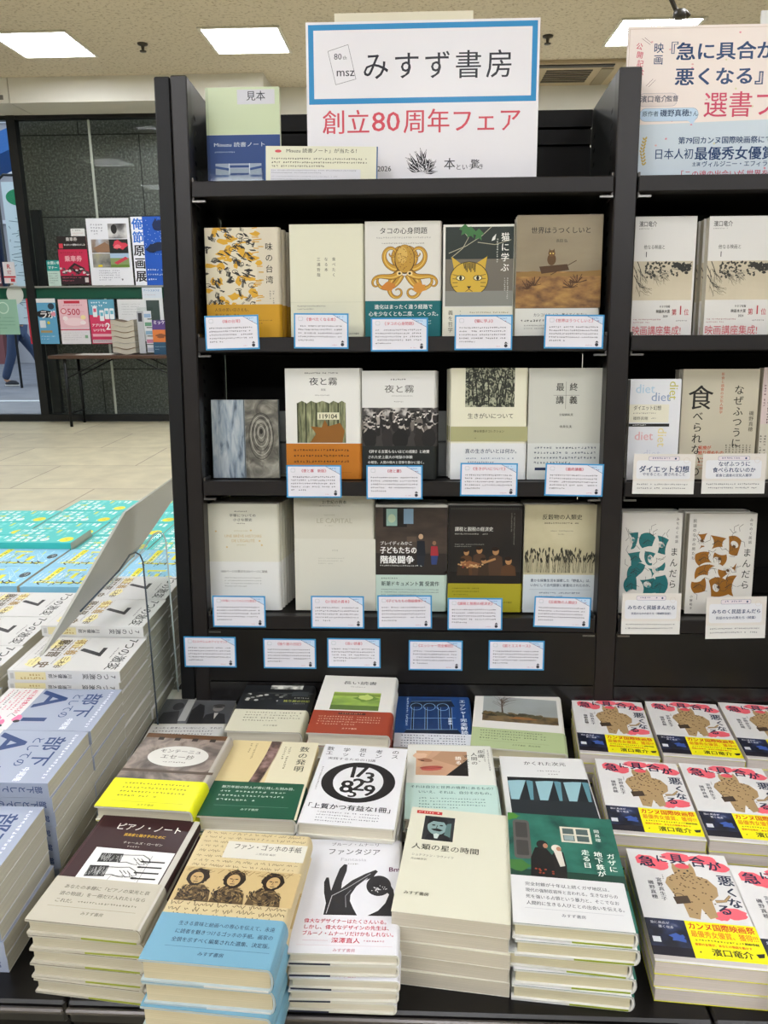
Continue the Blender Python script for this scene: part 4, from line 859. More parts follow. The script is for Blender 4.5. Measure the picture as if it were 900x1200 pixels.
def fant(w, h):
    c = C(w, h, '#d2d2d6'); c.t('ブルーノ・ムナーリ', w/2, 6, 6.4, '#55545c', al='c', sx=1.1); c.t('ファンタジア', w/2, 17, 12.4, '#2a2a30', al='c', fit=66, b=.005); c.t('Fantasia', w/2, 33, 8, '#a9a9ae', al='c', sx=1.3); c.g(54, 44, 16, 1, 3, 4, GREY); c.t('Bm', 106, 48, 11, '#5c1c44', b=.02)
    D = '#2c2b2d'
    c.p([(33, 130), (34, 112), (30, 96), (28, 78), (30, 70), (33, 70), (36, 84), (38, 92), (41, 74), (45, 54), (50, 46), (54, 47), (54, 58), (50, 78), (50, 88), (62, 74), (78, 62), (90, 55), (93, 58), (90, 63), (80, 70), (68, 84), (62, 98), (62, 108), (67, 120), (72, 130)], D)
    c.p([(84, 130), (96, 122), (104, 110), (108, 96), (104, 92), (110, 82), (113, 88), (116, 108), (112, 130)], D); c.ring(95, 82, 15, 17, 17, D, 30); c.p([(88, 68), (92, 58), (86, 62), (78, 74)], D)
    c.l([(36, 128), (40, 100), (56, 88), (84, 62)], .9, '#a9a9ab'); c.l([(58, 118), (56, 100), (62, 90)], .9, '#7a7a7e')
    for i in range(26): a = c.rnd.random()*6.28; r = c.rnd.random(); c.e(95+11*r*math.cos(a), 82+6+6*r*math.sin(a), .7, .7, '#dcdcdc', 6)
    rd_ = '#c4364e'; c.t('偉大なデザイナーはたくさんいる。', 12, 136, 7, rd_, fit=94, b=.01); c.t('しかし、偉大なデザインの先生は、', 12, 145, 7, rd_, fit=96, b=.01); c.t('ブルーノ・ムナーリだけかもしれない。', 12, 154, 7, rd_, fit=102, b=.01); c.t('深澤直人', 46, 163, 8, rd_, b=.01); c.g(82, 166, 24, 1, 3, 4, '#c77a88'); c.r(14, 167.5, 28, .3, '#c77a88'); c.r(8, 174, w-16, .3, '#c9a0a8'); c.t('みすず書房', w/2, 178, 5, '#b5707e', al='c')
    return c, None
def jin(w, h):
    c = C(w, h, '#cdcbb7'); c.r(8, 6, 34, 6.4, '#b83230'); c.g(10, 7.6, 30, 1, 3.6, 4, '#e8d8cc'); c.r(20, 16, 40, 48, '#2c2e30'); c.p([(24, 64), (26, 54), (38, 48), (52, 52), (58, 64)], '#1d1e20'); c.e(38, 36, 13, 17, '#7d9694', 28); c.p([(24, 34), (26, 22), (38, 17), (50, 22), (54, 40), (50, 34), (46, 27), (32, 26)], '#1b1c1e'); c.p([(30, 42), (38, 40), (46, 43), (42, 46), (34, 45)], '#1b1c1e'); c.e(33, 34, 2.4, 1.3, K); c.e(43, 34, 2.4, 1.3, K); c.l([(38, 34), (37, 40)], 1, '#33413f'); c.p([(50, 30), (56, 28), (56, 56), (48, 52)], '#55706e'); c.p([(34, 52), (38, 50), (42, 52), (40, 60), (36, 60)], '#b9c4c0')
    c.t('人類の星の時間', 9, 72, 11.8, '#2a2922', fit=84, b=.005); c.t('シュテファン・ツヴァイク', 11, 91, 5, '#77746a', fit=52); c.t('片山敏彦訳', 11, 99, 4, '#8a877c'); c.t('みすず書房', 10, h-34, 6, '#4a483e', b=.01)
    return c, None
def gaza(w, h):
    c = C(w, h, '#26544a'); c.r(0, 0, w, h, photo('print_green_plaster', [(.3, '#123830'), (.45, '#1d5a4c'), (.7, '#2c6e5e')], 34, detail=8)); c.r(0, h*.55, w, 24, '#1c3c30')
    c.rr(6, 14, 21, 74, 5, '#55524e'); c.rr(9, 19, 15, 30, 2, '#3c3a38'); c.rr(9, 54, 15, 28, 2, '#3c3a38'); c.blob(10, 100, 16, 9, '#3f6e34', .4); c.blob(4, 8, 12, 6, '#4a8030', .4)
    c.r(66, 22, 38, 30, '#c9c4b0'); c.r(69, 25, 32, 24, '#4c5c5a'); c.r(83, 24, 3, 26, '#c9c4b0'); c.r(68, 36, 34, 2.4, '#c9c4b0'); c.r(70, 39, 12, 9, '#8a9a98')
    c.p([(24, 118), (26, 84), (32, 66), (44, 64), (52, 78), (58, 96), (58, 122)], '#161414'); c.p([(52, 78), (58, 66), (66, 72), (68, 96), (66, 124), (54, 124)], '#1d1a18'); c.e(41, 60, 7, 8, '#22201e'); c.e(58, 65, 6, 6.4, '#cfc6b8'); c.p([(54, 68), (64, 70), (66, 96), (60, 98)], '#c9c2b6'); c.e(45, 62, 3, 4.4, '#a8765c'); c.e(61, 66, 3, 4, '#a8765c')
    for i in range(8): c.e(30+c.rnd.random()*26, 104+c.rnd.random()*10, 1.6, 1.4, '#8a3a24', 8)
    for s, x, y in (('ガザに', 123, 68), ('地下鉄が', 108, 66), ('走る日', 93, 64)): c.t(s, x, y, 10.4, '#e2e6dc', True, .012, lead=1.08)
    c.t('岡真理', 112, 24, 7, '#d4dad0', True, lead=1.2)
    o = obi(w, h*.385, '#cfcfce'); o.t('完全封鎖が十年以上続くガザ地区は、', 16, 10, 6.4, '#33343c', fit=96); o.t('現代の強制収容所と言われる。生きながらの', 16, 20, 6.4, '#33343c', fit=104); o.t('死を強いる占領という暴力と、そこでなお', 16, 30, 6.4, '#33343c', fit=104); o.t('人間的に生きる人びととの出会いを伝える。', 16, 40, 6.4, '#33343c', fit=108); o.r(14, 51, 108, .3, '#8a8b94'); o.t('みすず書房', w/2, 56, 5.4, '#55565e', al='c')
    return c, o
def guai(w, h):
    c = C(w, h, '#d0cfcd'); PK = '#e2606c'; N = '#16223c'
    for x, y, rx, ry in ((22, 20, 14, 10), (34, 26, 15, 11), (62, 10, 20, 8), (96, 12, 18, 9), (112, 24, 13, 8), (108, 104, 15, 10), (92, 110, 10, 7)): c.blob(x, y, rx, ry, PK, .15, 18)
    c.t('急', 12, 12, 21, N, b=.035); c.t('に', 35, 8, 15, N, b=.035); c.t('具', 52, 4, 20, N, b=.03); c.t('合', 77, 6, 21, N, b=.03); c.t('が', 98, 14, 18, N, b=.035); c.t('悪', 104, 38, 20, N, b=.03); c.t('く', 108, 60, 16, N, b=.04); c.t('な', 106, 78, 17, N, b=.035); c.t('る', 90, 90, 18, N, b=.035)
    B, S = '#a58a62', '#5a4426'
    c.l([(92, 86), (104, 84), (112, 74)], 5, S, 3); c.l([(92, 86), (104, 84), (112, 74)], 3.8, B, 2)
    c.p([(50, 44), (62, 40), (76, 42), (92, 48), (100, 62), (98, 76), (88, 86), (88, 112), (78, 116), (72, 100), (66, 118), (54, 116), (52, 92), (46, 84), (42, 72), (38, 60), (42, 50)], B)
    c.p([(52, 32), (54, 22), (60, 28), (72, 27), (77, 20), (80, 30), (80, 42), (74, 48), (60, 48), (53, 42)], B); c.e(66, 27, 9, 5, '#d8525c'); c.e(60, 36, 1.4, 1.6, K, 8); c.e(71, 35, 1.4, 1.6, K, 8); c.e(66, 40, 2, 1.4, K, 8)
    for i in range(80):
        x, y = 42+c.rnd.random()*52, 34+c.rnd.random()*78
        if (x-68)**2/800+(y-72)**2/1500 < .95: c.e(x, y, 1.3, 1.1, S, 6)
    c.p([(42, 84), (60, 80), (62, 92), (44, 96)], '#44362a'); c.ring(50, 82, 6, 5, 1, '#44362a', 14)
    c.t('宮野真生子', 31, 52, 7.4, '#33343c', True, lead=1.1); c.t('磯野真穂', 20, 58, 7.4, '#33343c', True, lead=1.1); c.g(36, 46, 10, 1, 3, 4, GREY, True)
    c.r(0, 122, 46, 58, photo('print_night_street', [(.4, '#0c101e'), (.55, '#1c2440'), (.66, '#26345c'), (.78, '#8a90a0')], 40))
    c.r(4, 150, 9, 8, '#c9ccd0'); c.blob(34, 150, 9, 6, '#3c58a0', .4); c.t('急に具合が', 6, 126, 4.4, '#dcdce0'); c.t('悪くなる', 14, 132, 4.4, '#dcdce0'); c.r(0, 164, 46, 16, '#1d1a24')
    c.r(46, 122, w-46, 58, '#e4dc08'); c.t('カンヌ国際映画祭', 48, 124, 11, '#c23a1c', fit=74, b=.03); c.t('最優秀女優賞、獲得!!!', 49, 136, 10.5, '#d07018', fit=74, b=.015); c.g(52, 149, 68, 1, 3.4, 4, K); c.t('岡本多緒', 122, 148.4, 4, K, al='r', b=.03); c.t('最期の友情が、あなたの物語を動かす', 50, 154.6, 4, '#c23a1c', b=.03, fit=62); c.t('濱口竜介', 66, 161, 11, '#22220c', fit=44, b=.025); c.g(52, 166, 8, 1, 4, 4, K); c.p([(114, 164), (124, 162), (122, 168), (116, 169)], K)
    c.r(0, 180, w, h-180, '#d0cfcd'); c.r(0, h-9, w, 6, '#b9b3ae'); 
    return c, None
def seven(w, h):
    c = C(w, h, '#cfcfcd'); G = '#a07f3a'; N = '#201f22'
    c.t('7つの激変', w/2, 8, 23, N, al='c', fit=118, b=.012); c.g(40, 34, 46, 1, 5, 5, '#55545a')
    c.t('7', 40, 44, 62, N, b=.03, sx=1.15)
    c.frame(4, 100, w-8, 80, .5, '#a9a9a4'); 
    for x, y in ((24, 112), (96, 110), (100, 160), (30, 150)): c.blob(x, y, 18, 11, '#e2d89a', .3)
    c.t('孫正義', 10, 101, 21, G, b=.025); c.t('三木谷', 80, 104, 14, '#5a4620', b=.025); c.t('藤田晋', 10, 128, 24, '#4c3c1c', b=.025); c.t('史', 98, 128, 24, '#5a4620', b=.03); c.g(12, 124, 100, 1, 3.6, 5.4, '#55545a'); c.g(12, 156, 100, 3, 4, 6.4, '#55545a')
    s = Canvas(20, h, '#cfcfcd'); s.t('7つの激変', 10, 6, 11, '#3a393e', True, .01, lead=1.05); s.t('川邊健太郎', 10, 80, 8, '#4a494e', True, .01, lead=1.02); s.r(3, 124, 14, 52, '#d9cfa0'); s.g(12, 128, 44, 2, 5, 6, G, True); s.r(5, 178, 10, 6, '#b5b5b1')
    return c, s
def buka(w, h):
    c = C(w, h, '#9aa3b6'); N = '#1c3a6c'
    c.g(8, 10, 114, 1, 7, 8, '#dde2ea'); c.t('部下', 14, 22, 30, N, b=.02, fit=72); c.t('としての', 16, 54, 17, N, b=.0, fit=70); c.t('中尾隆', 92, 40, 11, '#dfe4ea', b=.02)
    c.t('A', 8, 66, 66, N, b=.025, sx=1.2); c.t('I', 88, 74, 52, N, b=.04, sx=1.4)
    c.r(0, 128, w, h-128, '#d6d4d4'); rd = c.rnd; c.t('AIに仕事を奪われる!?', 6, 134, 10, '#c4345c', fit=74, b=.02)
    for i in range(5): c.g(6, 148+i*7, 66, 1, 5, 6, rd.choice(('#44424a', '#c4345c')))
    for x, y in ((94, 128), (108, 148), (96, 160)): c.blob(x, y, 9, 7, '#d8749c', .25, 14); c.e(x+9, y-3, 4, 5, '#1d1c20'); c.l([(x-6, y+6), (x-14, y+16), (x-4, y+18)], 1, K)
    s = Canvas(20, h, '#8f98ac'); s.t('部下としてのAI', 10, 8, 11, N, True, .015, lead=1.02); s.g(12, 110, 50, 1, 6, 6, '#dde2ea', True)
    return c, s
def skyblue(w, h):
    c = C(w, h, '#86c0dc'); Y = '#e0d812'; D = '#1f2c34'; rd = c.rnd
    for i in range(26): c.l([(rd.random()*w, rd.random()*h), (rd.random()*w, rd.random()*h)], .7, rd.choice(('#bfe0ee', '#5f9cbc', '#d8ecf4')))
    for i in range(30): c.r(rd.random()*w*.9, rd.random()*h*.95, 6+rd.random()*16, 3.4, rd.choice(('#d2e8f0', '#5c94b4', '#c9dc5c', '#a9d4e6')))
    c.p([(108, 14), (116, 14), (112, 170), (102, 170)], Y); c.t('タスエル', 108, 22, 32, D, True, .02, lead=1.16)
    c.r(6, 140, 90, 16, Y); c.g(10, 144, 84, 1, 9, 9, '#3a4a1c'); c.r(60, 60, 34, 12, Y); c.r(20, 84, 9, 44, Y); c.r(44, 92, 36, 9, Y)
    c.e(60, 18, 18, 11, '#2c3840', 24); c.g(48, 13, 24, 2, 5, 6, '#c9d6de')
    for i in range(7): c.g(46, 108+i*11, 66, 1, 6, 8, rd_c(c))
    return c, None
def rd_c(c): return c.rnd.choice(('#dcecf2', '#5f8ca4', '#d6d01c', '#e8f2f6'))
def turq(w, h):
    c = C(w, h, '#3fbdb9'); Y = '#d4d23a'
    for i in range(24): c.r(c.rnd.random()*w*.9, c.rnd.random()*h*.95, 5+c.rnd.random()*12, 4, rd_t(c))
    c.e(98, 24, 21, 17, '#e0d41c', 26); c.g(88, 20, 20, 2, 5, 6, '#8a8a28')
    for i in range(5): c.r(10, 16+i*14, 8+c.rnd.random()*50, 8, rd_t(c))
    for i in range(4):
        for k in range(5): c.r(14+k*22, 96+i*22, 15, 12, rd_t(c))
    c.e(100, 80, 14, 11, '#d6e0dc', 18); c.g(90, 76, 18, 2, 5, 6, '#7a8a8a')
    c.g(8, h-12, w-16, 1, 6, 6, '#cfe6e2')
    return c, None
def rd_t(c): return c.rnd.choice(('#d2e4e0', '#c9cf5c', '#bfe0dc', '#d8e6e2', '#6cccc8'))


# ================================================================== signs on top of the case
def board(name, label, cat, x0, x1, u0, u1, d, cv, th=.004, rz=0, tilt=0):
    """flat sheet standing on a shelf, print on its front; cv in mm"""
    mw = CASE @ Matrix.Translation((x0, d, u0)) @ Matrix.Rotation(rz, 4, 'Y') @ Matrix.Rotation(tilt, 4, 'X')
    w, h = x1-x0, u1-u0; mb = MB(); mb.box(0, w, 0, th, 0, h, cv.bg)
    cv.into(mb, lambda x, y, k: (x/1000*w/(cv.w/1000), -k-2e-5, h-y/1000*h/(cv.h/1000)))
    o = mb.build(name); o.matrix_world = mw; return tag(o, label, cat)
BL = '#2a86bd'
d = .045
x0, _ = onC(359.5, 115, d); x1, _ = onC(631, 115, d); _, u1 = onC(495, 23.5, d)
w, h = (x1-x0)*1000, (u1-SH[1])*1000; sw = w/275
c = Canvas(w, h, '#e2e0e4'); c.frame(4, 4, w-8, 88*sw, 9, BL)
m = lambda v: v*sw
c.m = None
for a, b in (((26, 32), (50, 25)), ((50, 25), (59, 63)), ((59, 63), (35, 69)), ((35, 69), (26, 32))): c.l([(m(a[0]), m(a[1])), (m(b[0]), m(b[1]))], .6, '#33323a')
c.t('80', m(33), m(33), m(9.5), '#55545c'); c.t('th', m(43.5), m(36), m(6), '#77767c'); c.t('msz', m(35.5), m(48), m(13.5), '#44434a', fit=m(21))
for i, ch in enumerate('みすず書房'): c.t(ch, m(66+i*36.5), m(33), m(33), '#201f2a', b=.004)
c.t('創立', m(18), m(97), m(29), '#c94a58', b=.002); c.t('80', m(77), m(95), m(31), '#c94a58', fit=m(33)); c.t('周年フェア', m(115), m(97), m(29), '#c94a58', b=.002, fit=m(138))
c.t('2026', m(84), m(160), m(8.5), '#33323a'); c.t('本', m(164), m(153), m(14), '#2a2930'); c.t('という', m(178), m(160), m(7.5), '#44434a'); c.t('驚', m(196), m(155), m(11), '#2a2930'); c.t('き', m(205), m(160), m(7), '#44434a')
rd = random.Random(3); cx, cy = 138, 158
c.p([(m(cx-15), m(176)), (m(cx+15), m(176)), (m(cx+11), m(186)), (m(cx-11), m(186))], '#26252c')
for i in range(7): c.l([(m(cx-13+i*4), m(177)), (m(cx-11+i*3.6), m(185))], m(1.3), '#e2e0e4')
for i in range(46):
    a = -math.pi*(.02+.96*rd.random()); L = m(8+rd.random()*15); ox, oy = m(cx+rd.random()*16-8), m(171-rd.random()*10)
    ex, ey = ox+L*math.cos(a), oy+L*math.sin(a); nx, ny = -math.sin(a)*m(2.2), math.cos(a)*m(2.2)
    c.p([(ox, oy), ((ox+ex)/2+nx, (oy+ey)/2+ny), (ex, ey), ((ox+ex)/2-nx, (oy+ey)/2-ny)], '#211f26')
    c.l([(ox, oy), (ex*.9+ox*.1, ey*.9+oy*.1)], m(.7), '#e2e0e4')
board('sign_board', 'big white fair sign with a blue frame and red lettering on the top shelf', 'sign', x0, x1, SH[1]+.0005, u1, d, c)
bx0, _ = onC(392, 20, d+.012); bx1, _ = onC(554.5, 20, d+.012); _, bu = onC(470, 14.5, d+.012); _, bu2 = onC(470, 17.5, d+.02)
board('sign_board', 'cream board whose top edge shows above the white fair sign', 'sign', bx0, bx1, SH[1]+.0005, bu2, d+.01, Canvas(200, 200, '#d8d2bb'))
board('sign_board', 'second pale board just behind the cream one above the fair sign', 'sign', bx0+.002, bx1-.008, SH[1]+.0005, bu, d+.02, Canvas(200, 200, '#dcd9cc'))
# pink poster of the right bay
d = .04; px0 = XP3-.016; _, u1 = onC(815, 29.5, d); w, h = 320, (u1-SH[1])*1000
X = lambda px: (onC(px, 120, d)[0]-px0)*1000; s = h/175
Y = lambda py: (py-29.5)*s
c = Canvas(w, h, '#d9cdc6'); c.r(0, 0, w, h, photo('print_peach', [(.3, '#e4d6ce'), (.7, '#e8dcd4')], 3)); c.frame(3, 4, w, h*2, .5, '#b9a080'); c.p([(0, Y(140)), (w, Y(134)), (w, h), (0, h)], '#c3cfd8')
P_, N_ = '#c8405e', '#173a66'
for i in range(26): c.blob(rd.random()*w, Y(36)+rd.random()*(h-20), 1.8, 1.6, rd.choice(('#d9a8a4', '#cfc9a0', '#d98a96')), .4, 8)
for i, ch in enumerate('公開記念！'): c.t(ch, X(746)-4+i*1.3, Y(47)+i*9.5*s, 8*s, P_, b=.01, rot=10)
for a, b in (((749, 43), (759, 50)), ((752, 42), (760, 48)), ((756, 96), (764, 88)), ((759, 97), (767, 89))): c.l([(X(a[0]), Y(a[1])), (X(b[0]), Y(b[1]))], .5, '#6a3a44')
c.t('映', X(763), Y(48), 12*s, N_, b=.01); c.t('画', X(763), Y(61), 12*s, N_, b=.01); c.t('『', X(772), Y(47), 20*s, N_)
c.t('急に具合が', X(789), Y(48), 21*s, N_, b=.03, sx=1.12); c.t('悪くなる』を', X(789), Y(76), 21*s, N_, b=.03, sx=1.12)
c.rr(X(748), Y(104), 46*s, 15*s, 6*s, '#8a8a9c'); c.rr(X(748)+.4, Y(104)+.4, 46*s-.8, 15*s-.8, 6*s, '#dccfc9'); c.t('濱口竜介', X(750), Y(106.5), 8.2*s, '#44465a', b=.015); c.t('監督', X(781), Y(107), 7*s, '#44465a', b=.015)
c.rr(X(750), Y(121), 70*s, 15*s, 7*s, '#7a8ea8'); c.rr(X(750)+.4, Y(121)+.4, 70*s-.8, 15*s-.8, 7*s, '#b9cfe2'); c.p([(X(806), Y(135)), (X(816), Y(135)), (X(813), Y(140))], '#b9cfe2'); c.t('原作者', X(753), Y(124), 6.6*s, '#33465e', b=.01); c.t('磯野真穂', X(774), Y(122.5), 8.6*s, '#22385a', b=.02); c.t('さん', X(806), Y(124.5), 6.6*s, '#33465e')
c.t('選書フェア', X(824), Y(103), 31*s, P_, b=.005, sx=.95)
c.t('第79回カンヌ国際映画祭にて大賞', X(797), Y(154), 8.6*s, N_, b=.02); c.t('日本人初', X(769), Y(167), 13*s, N_, b=.0, sx=.92); c.t('最優秀女優賞', X(817), Y(165.5), 16*s, N_, b=.025); c.t('主演', X(815), Y(183), 5*s, N_, b=.02); c.t('ヴィルジニー・エフィラ／岡本多緒', X(826), Y(182), 7.2*s, N_, b=.015); c.t('「この魂の出会いが 世界を変える」', X(797), Y(192.5), 9*s, '#b5384e')
for i in range(9): q = Y(155)+i*3.6*s; c.e(X(758)-abs(i-4)*-.6*s-2, q, 1.1*s, 2.2*s, '#b9a050', 10, 35); c.e(X(754)+abs(i-4)*.8*s-1, q+1, 1*s, 2*s, '#b9a050', 10, -35)
board('poster', 'pink and pale blue film fair poster on the top shelf of the right bay', 'poster', px0, px0+.32, SH[1]+.0005, u1, d, c)
x0, u1 = onC(893, 12, .06); board('sign_board', 'white board edge sticking up behind the pink poster', 'sign', x0, x0+.12, SH[1]+.0005, u1, .06, Canvas(100, 200, '#d8d8d4'))
# sample notebook, prize notice and acrylic tray on the top shelf
d = .06; a, b, hh = slot(242, 328, 102.5, 1, d); cv, _ = notebook((b-a)*1000, hh*1000)
book('notebook', (b-a)*1000, hh*1000, 12, cv, 'pale green and blue sample notebook standing on the top shelf, left end', shelf_mw(a, b, SH[1]+.0005, hh*1000, 12, d), hard=False, side='L', edge='#c3cfac')
a0, _ = onC(309.5, 190, .01); a1, _ = onC(442, 190, .01); _, u1 = onC(375, 169.5, .01)
w, h = (a1-a0)*1000, (u1-SH[1])*1000; c = Canvas(w, h, '#dad9c2'); c.r(0, 0, 2, h, '#2c5c94'); c.r(w-2, 0, 2, h, '#2c5c94'); c.e(w*.12, h*.14, 5.6, 2.4, '#d0525a', 20); c.t('Misuzu 読書ノート」が当たる！', w*.19, h*.06, h*.13, '#33322c', fit=w*.62)
c.g(w*.06, h*.32, w*.86, 3, 4, 6, '#3c3b34'); c.r(w*.05, h*.63, w*.8, h*.36, '#d2d2d8'); c.g(w*.06, h*.65, w*.76, 2, 2.6, 4, '#8a8a92'); c.g(w*.06, h*.82, w*.6, 2, 2.6, 4.4, '#a3a3aa')
board('notice_card', 'long cream prize notice with blue ends leaning below the fair sign', 'card', a0, a1, SH[1]+.0005, u1, .012, c, .006, R(1.2))
x0, _ = onC(228, 205, .02); x1, _ = onC(311, 205, .02); _, u1 = onC(265, 198, .02)
t = thing('acrylic_tray', 'low clear acrylic tray before the sample notebook on the top shelf', 'tray', CASE @ Matrix.Translation(((x0+x1)/2, .028, SH[1]+.0003)))
hw = (x1-x0)/2-.004; hu = u1-SH[1]
MB().bbox(-hw, hw, -.008, -.0055, .002, hu, ACRYL, .0005).build('front_wall', t).matrix_basis = Matrix()
MB().bbox(-hw, hw, -.008, .026, 0, .002, ACRYL, .0005).build('base', t).matrix_basis = Matrix()
MB().bbox(-hw, -hw+.0025, -.0054, .026, .0021, hu, ACRYL, .0005).build('end_wall', t).matrix_basis = Matrix()
MB().bbox(hw-.0025, hw, -.0054, .026, .0021, hu, ACRYL, .0005).build('end_wall', t).matrix_basis = Matrix()

# ================================================================== face-out books on the shelves
def shelfbook(fn, box, sh, t, lab, d=.036, hard=True, side='R', behind=0, shift=(0, 0), blab=None, fnargs=(), cat=None, edge='#cfccc0', name=None, group=None):
    a, b, hh = slot(box[0], box[1], box[2], sh, d); w, h = (b-a)*1000, hh*1000
    cv, ob = fn(w, h, *fnargs); nm = name or ('hardcover_book' if hard else 'paperback_book')
    r = book(nm, w, h, t, cv, lab, shelf_mw(a, b, SH[sh]+.0006, h, t, d), hard, side, edge, obi=ob)
    for k in range(behind):
        dd = d+(t+1.6)/1000*(k+1)+.001; sx = shift[0]*(k+1)/1000
        dup(r, blab[k], shelf_mw(a+sx, b+sx, SH[sh]+.0006, h, t, dd), group or 'copies standing behind their front book')
    return r
O = ('second', 'third', 'fourth', 'fifth', 'sixth')
def bl(desc, n): return ['%s copy standing behind the front %s' % (O[i], desc) for i in range(n)]
shelfbook(aji, (241.5, 329, 267), 2, 20, 'book with yellow and black sketches and mustard band, leftmost on upper shelf', behind=2, shift=(5, 0), blab=bl('mustard band book', 2))
shelfbook(tabetaku, (340, 427.5, 263), 2, 24, 'plain cream book with small vertical lettering, left of the octopus book', behind=1, blab=bl('plain cream book', 1))
shelfbook(tako, (427.8, 518, 259.6), 2, 26, 'book with a golden octopus and teal band on the upper shelf', behind=1, blab=bl('octopus book', 1))
shelfbook(neko, (519, 603.8, 263.3), 2, 24, 'book with a yellow cat face on dark green, beside the octopus book', behind=1, blab=bl('cat face book', 1))
shelfbook(sekai, (604.6, 704.5, 252), 2, 16, 'tall brown book with an owl on a log, right end of upper shelf', d=.03, behind=1, blab=bl('owl book', 1))
shelfbook(wood, (248.8, 326.5, 469), 3, 14, 'short book of blue bark and wood ring photos, left on middle shelf', d=.05, hard=False)
shelfbook(yoru1, (335, 424, 432), 3, 20, 'white book with tree trunks, orange leaf and orange band', behind=1, blab=bl('orange band book', 1))
shelfbook(yoru2, (424.4, 511.5, 434.8), 3, 22, 'white book with a black and white crowd photo and black band', behind=2, shift=(2.4, 0), blab=bl('crowd photo book', 2))
shelfbook(ikigai, (528, 618.5, 431.7), 3, 24, 'pale yellow book with a dark etching and an olive stripe', behind=2, shift=(-2.2, 0), blab=bl('olive stripe book', 2))
shelfbook(saishu, (618.8, 707.5, 431.7), 3, 24, 'plain grey book with four characters split by a thin cross', behind=1, blab=bl('grey cross book', 1))
shelfbook(byodo, (243, 328.5, 590.8), 4, 15, 'cream book with pale gold lettering, leftmost on the lowest shelf', behind=5, shift=(2.2, 0), blab=bl('gold lettered cream book', 5), d=.034)
shelfbook(shihon, (345.3, 440, 577), 4, 44, 'thick beige book with silvery capitals on the lowest shelf', behind=1, blab=bl('thick beige book', 1))
shelfbook(kodomo, (440.3, 524, 591.7), 4, 22, 'dark book with two children by a brick wall and mint band', behind=2, shift=(.8, 0), blab=bl('brick wall book', 2))
shelfbook(kazei, (525, 613, 592.7), 4, 26, 'black book with figures round a table and olive yellow band', behind=1, blab=bl('olive yellow band book', 1))
shelfbook(kokumotsu, (613.6, 701.5, 591.7), 4, 22, 'straw coloured book with a row of dark wheat ears', behind=2, shift=(.6, 0), blab=bl('wheat ear book', 2))
# right bay
shelfbook(scaled(eiga, 130, 190), (742, 813.5, 254), 2, 17, 'white film book with bare branches, next to the bookcase post', hard=False, behind=3, shift=(3, 0), blab=bl('branch book next to the post', 3))
shelfbook(scaled(eiga, 130, 190), (828, 905, 253.5), 2, 17, 'white film book with bare branches, cut by the right photo edge', d=.03, hard=False, behind=2, shift=(-2.6, 0), blab=bl('branch book at the photo edge', 2))
shelfbook(diet, (736.5, 795.8, 444.5), 3, 10, 'small pale book with scattered pastel words, beside the post', d=.032, hard=False, behind=2, blab=bl('pastel word book', 2))
shelfbook(naze, (797.5, 886.5, 432.8), 3, 20, 'tall tan book with big brush lettering on the right middle shelf', d=.045, hard=False, behind=1, blab=bl('tan brush lettered book', 1))
def edgebook(w, h):
    c = C(w, h, '#c9b8b4'); c.g(10, 30, 70, 2, 5, 7, '#5c3c44', True); c.r(0, h*.5, w, h*.5, '#c4bfae'); c.g(8, h*.6, 60, 2, 5, 7, '#55504a', True); return c, None
shelfbook(edgebook, (891, 975, 431), 3, 18, 'pinkish book cut by the photo edge, right of the tan book', d=.045, hard=False)
shelfbook(scaled(mandala, 128, 190), (727, 799.5, 601.5), 4, 26, 'white book with teal cut-out shapes, lowest shelf of the right bay', fnargs=('#1f6668', '#4c8a8a', False), behind=1, blab=bl('teal shape book', 1))
shelfbook(scaled(mandala, 128, 190), (805.5, 886, 602.5), 4, 30, 'white book with brown cut-out shapes, right of the teal one', fnargs=('#8a5a18', '#5c3c1c', True), behind=1, blab=bl('brown shape book', 1))
# grey steel book stops behind some books
def bookstop(x0, x1, y0, sh, d, lab):
    a, b, hh = slot(x0, x1, y0, sh, d)
    t = thing('book_stop', lab, 'bookend', CASE @ Matrix.Translation((a, d, SH[sh]+.0006)))
    st = mat('#8a8d8c', .45, .4)
    MB().bbox(0, b-a, 0, .0015, .0016, hh, st, .0005).build('plate', t).matrix_basis = Matrix()
    MB().bbox(0, b-a, -.03, .0015, 0, .0015, st, .0005).build('foot', t).matrix_basis = Matrix()
    MB().bbox(0, b-a, -.0006, -.0001, hh*.5, hh*.5+.004, mat('#5a5d5c', .5)).build('fold', t).matrix_basis = Matrix()
bookstop(322, 342, 482, 3, .105, 'grey steel book stop showing between the bark book and tree trunk book')
bookstop(506, 530, 482, 3, .118, 'grey steel book stop showing between the crowd photo and olive stripe books')

# ================================================================== recommendation cards
def bluecard(w, h, title):
    c = Canvas(w, h, '#3b8fc4'); q = 2.6; c.r(q, q, w-2*q, h-2*q, '#dcdae0'); c.p([(w*.72, q), (w-q, q), (w-q, h*.28)], '#b9d0e4'); c.l([(w*.72, q), (w-q, h*.28)], .6, '#3a3a66'); c.g(w*.79, h*.08, w*.14, 1, 3, 4, '#4c7ab0'); c.g(w*.87, h*.16, w*.06, 1, 3, 4, '#a0506a')
    c.rr(w*.08, h*.1, 8, 7, 2, '#b9bcc0'); c.rr(w*.08+.6, h*.1+.6, 6.8, 5.6, 2, '#dcdae0')
    c.t('《'+title+'》', w*.5, h*.12, min(6.4, w*.66/(len(title)+1)), '#c23a4e', al='c', b=.008)
    c.g(w*.08, h*.34, w*.84, 5, 3.5, h*.1, '#2a2a30', last=.35); c.e(w*.89, h*.88, 3, 3, '#33323a', 10); c.p([(w*.86, h*.82), (w*.89, h*.76), (w*.925, h*.82)], '#33323a'); c.g(w*.7, h*.88, w*.12, 1, 2.4, 3, '#c9808a')
    return c
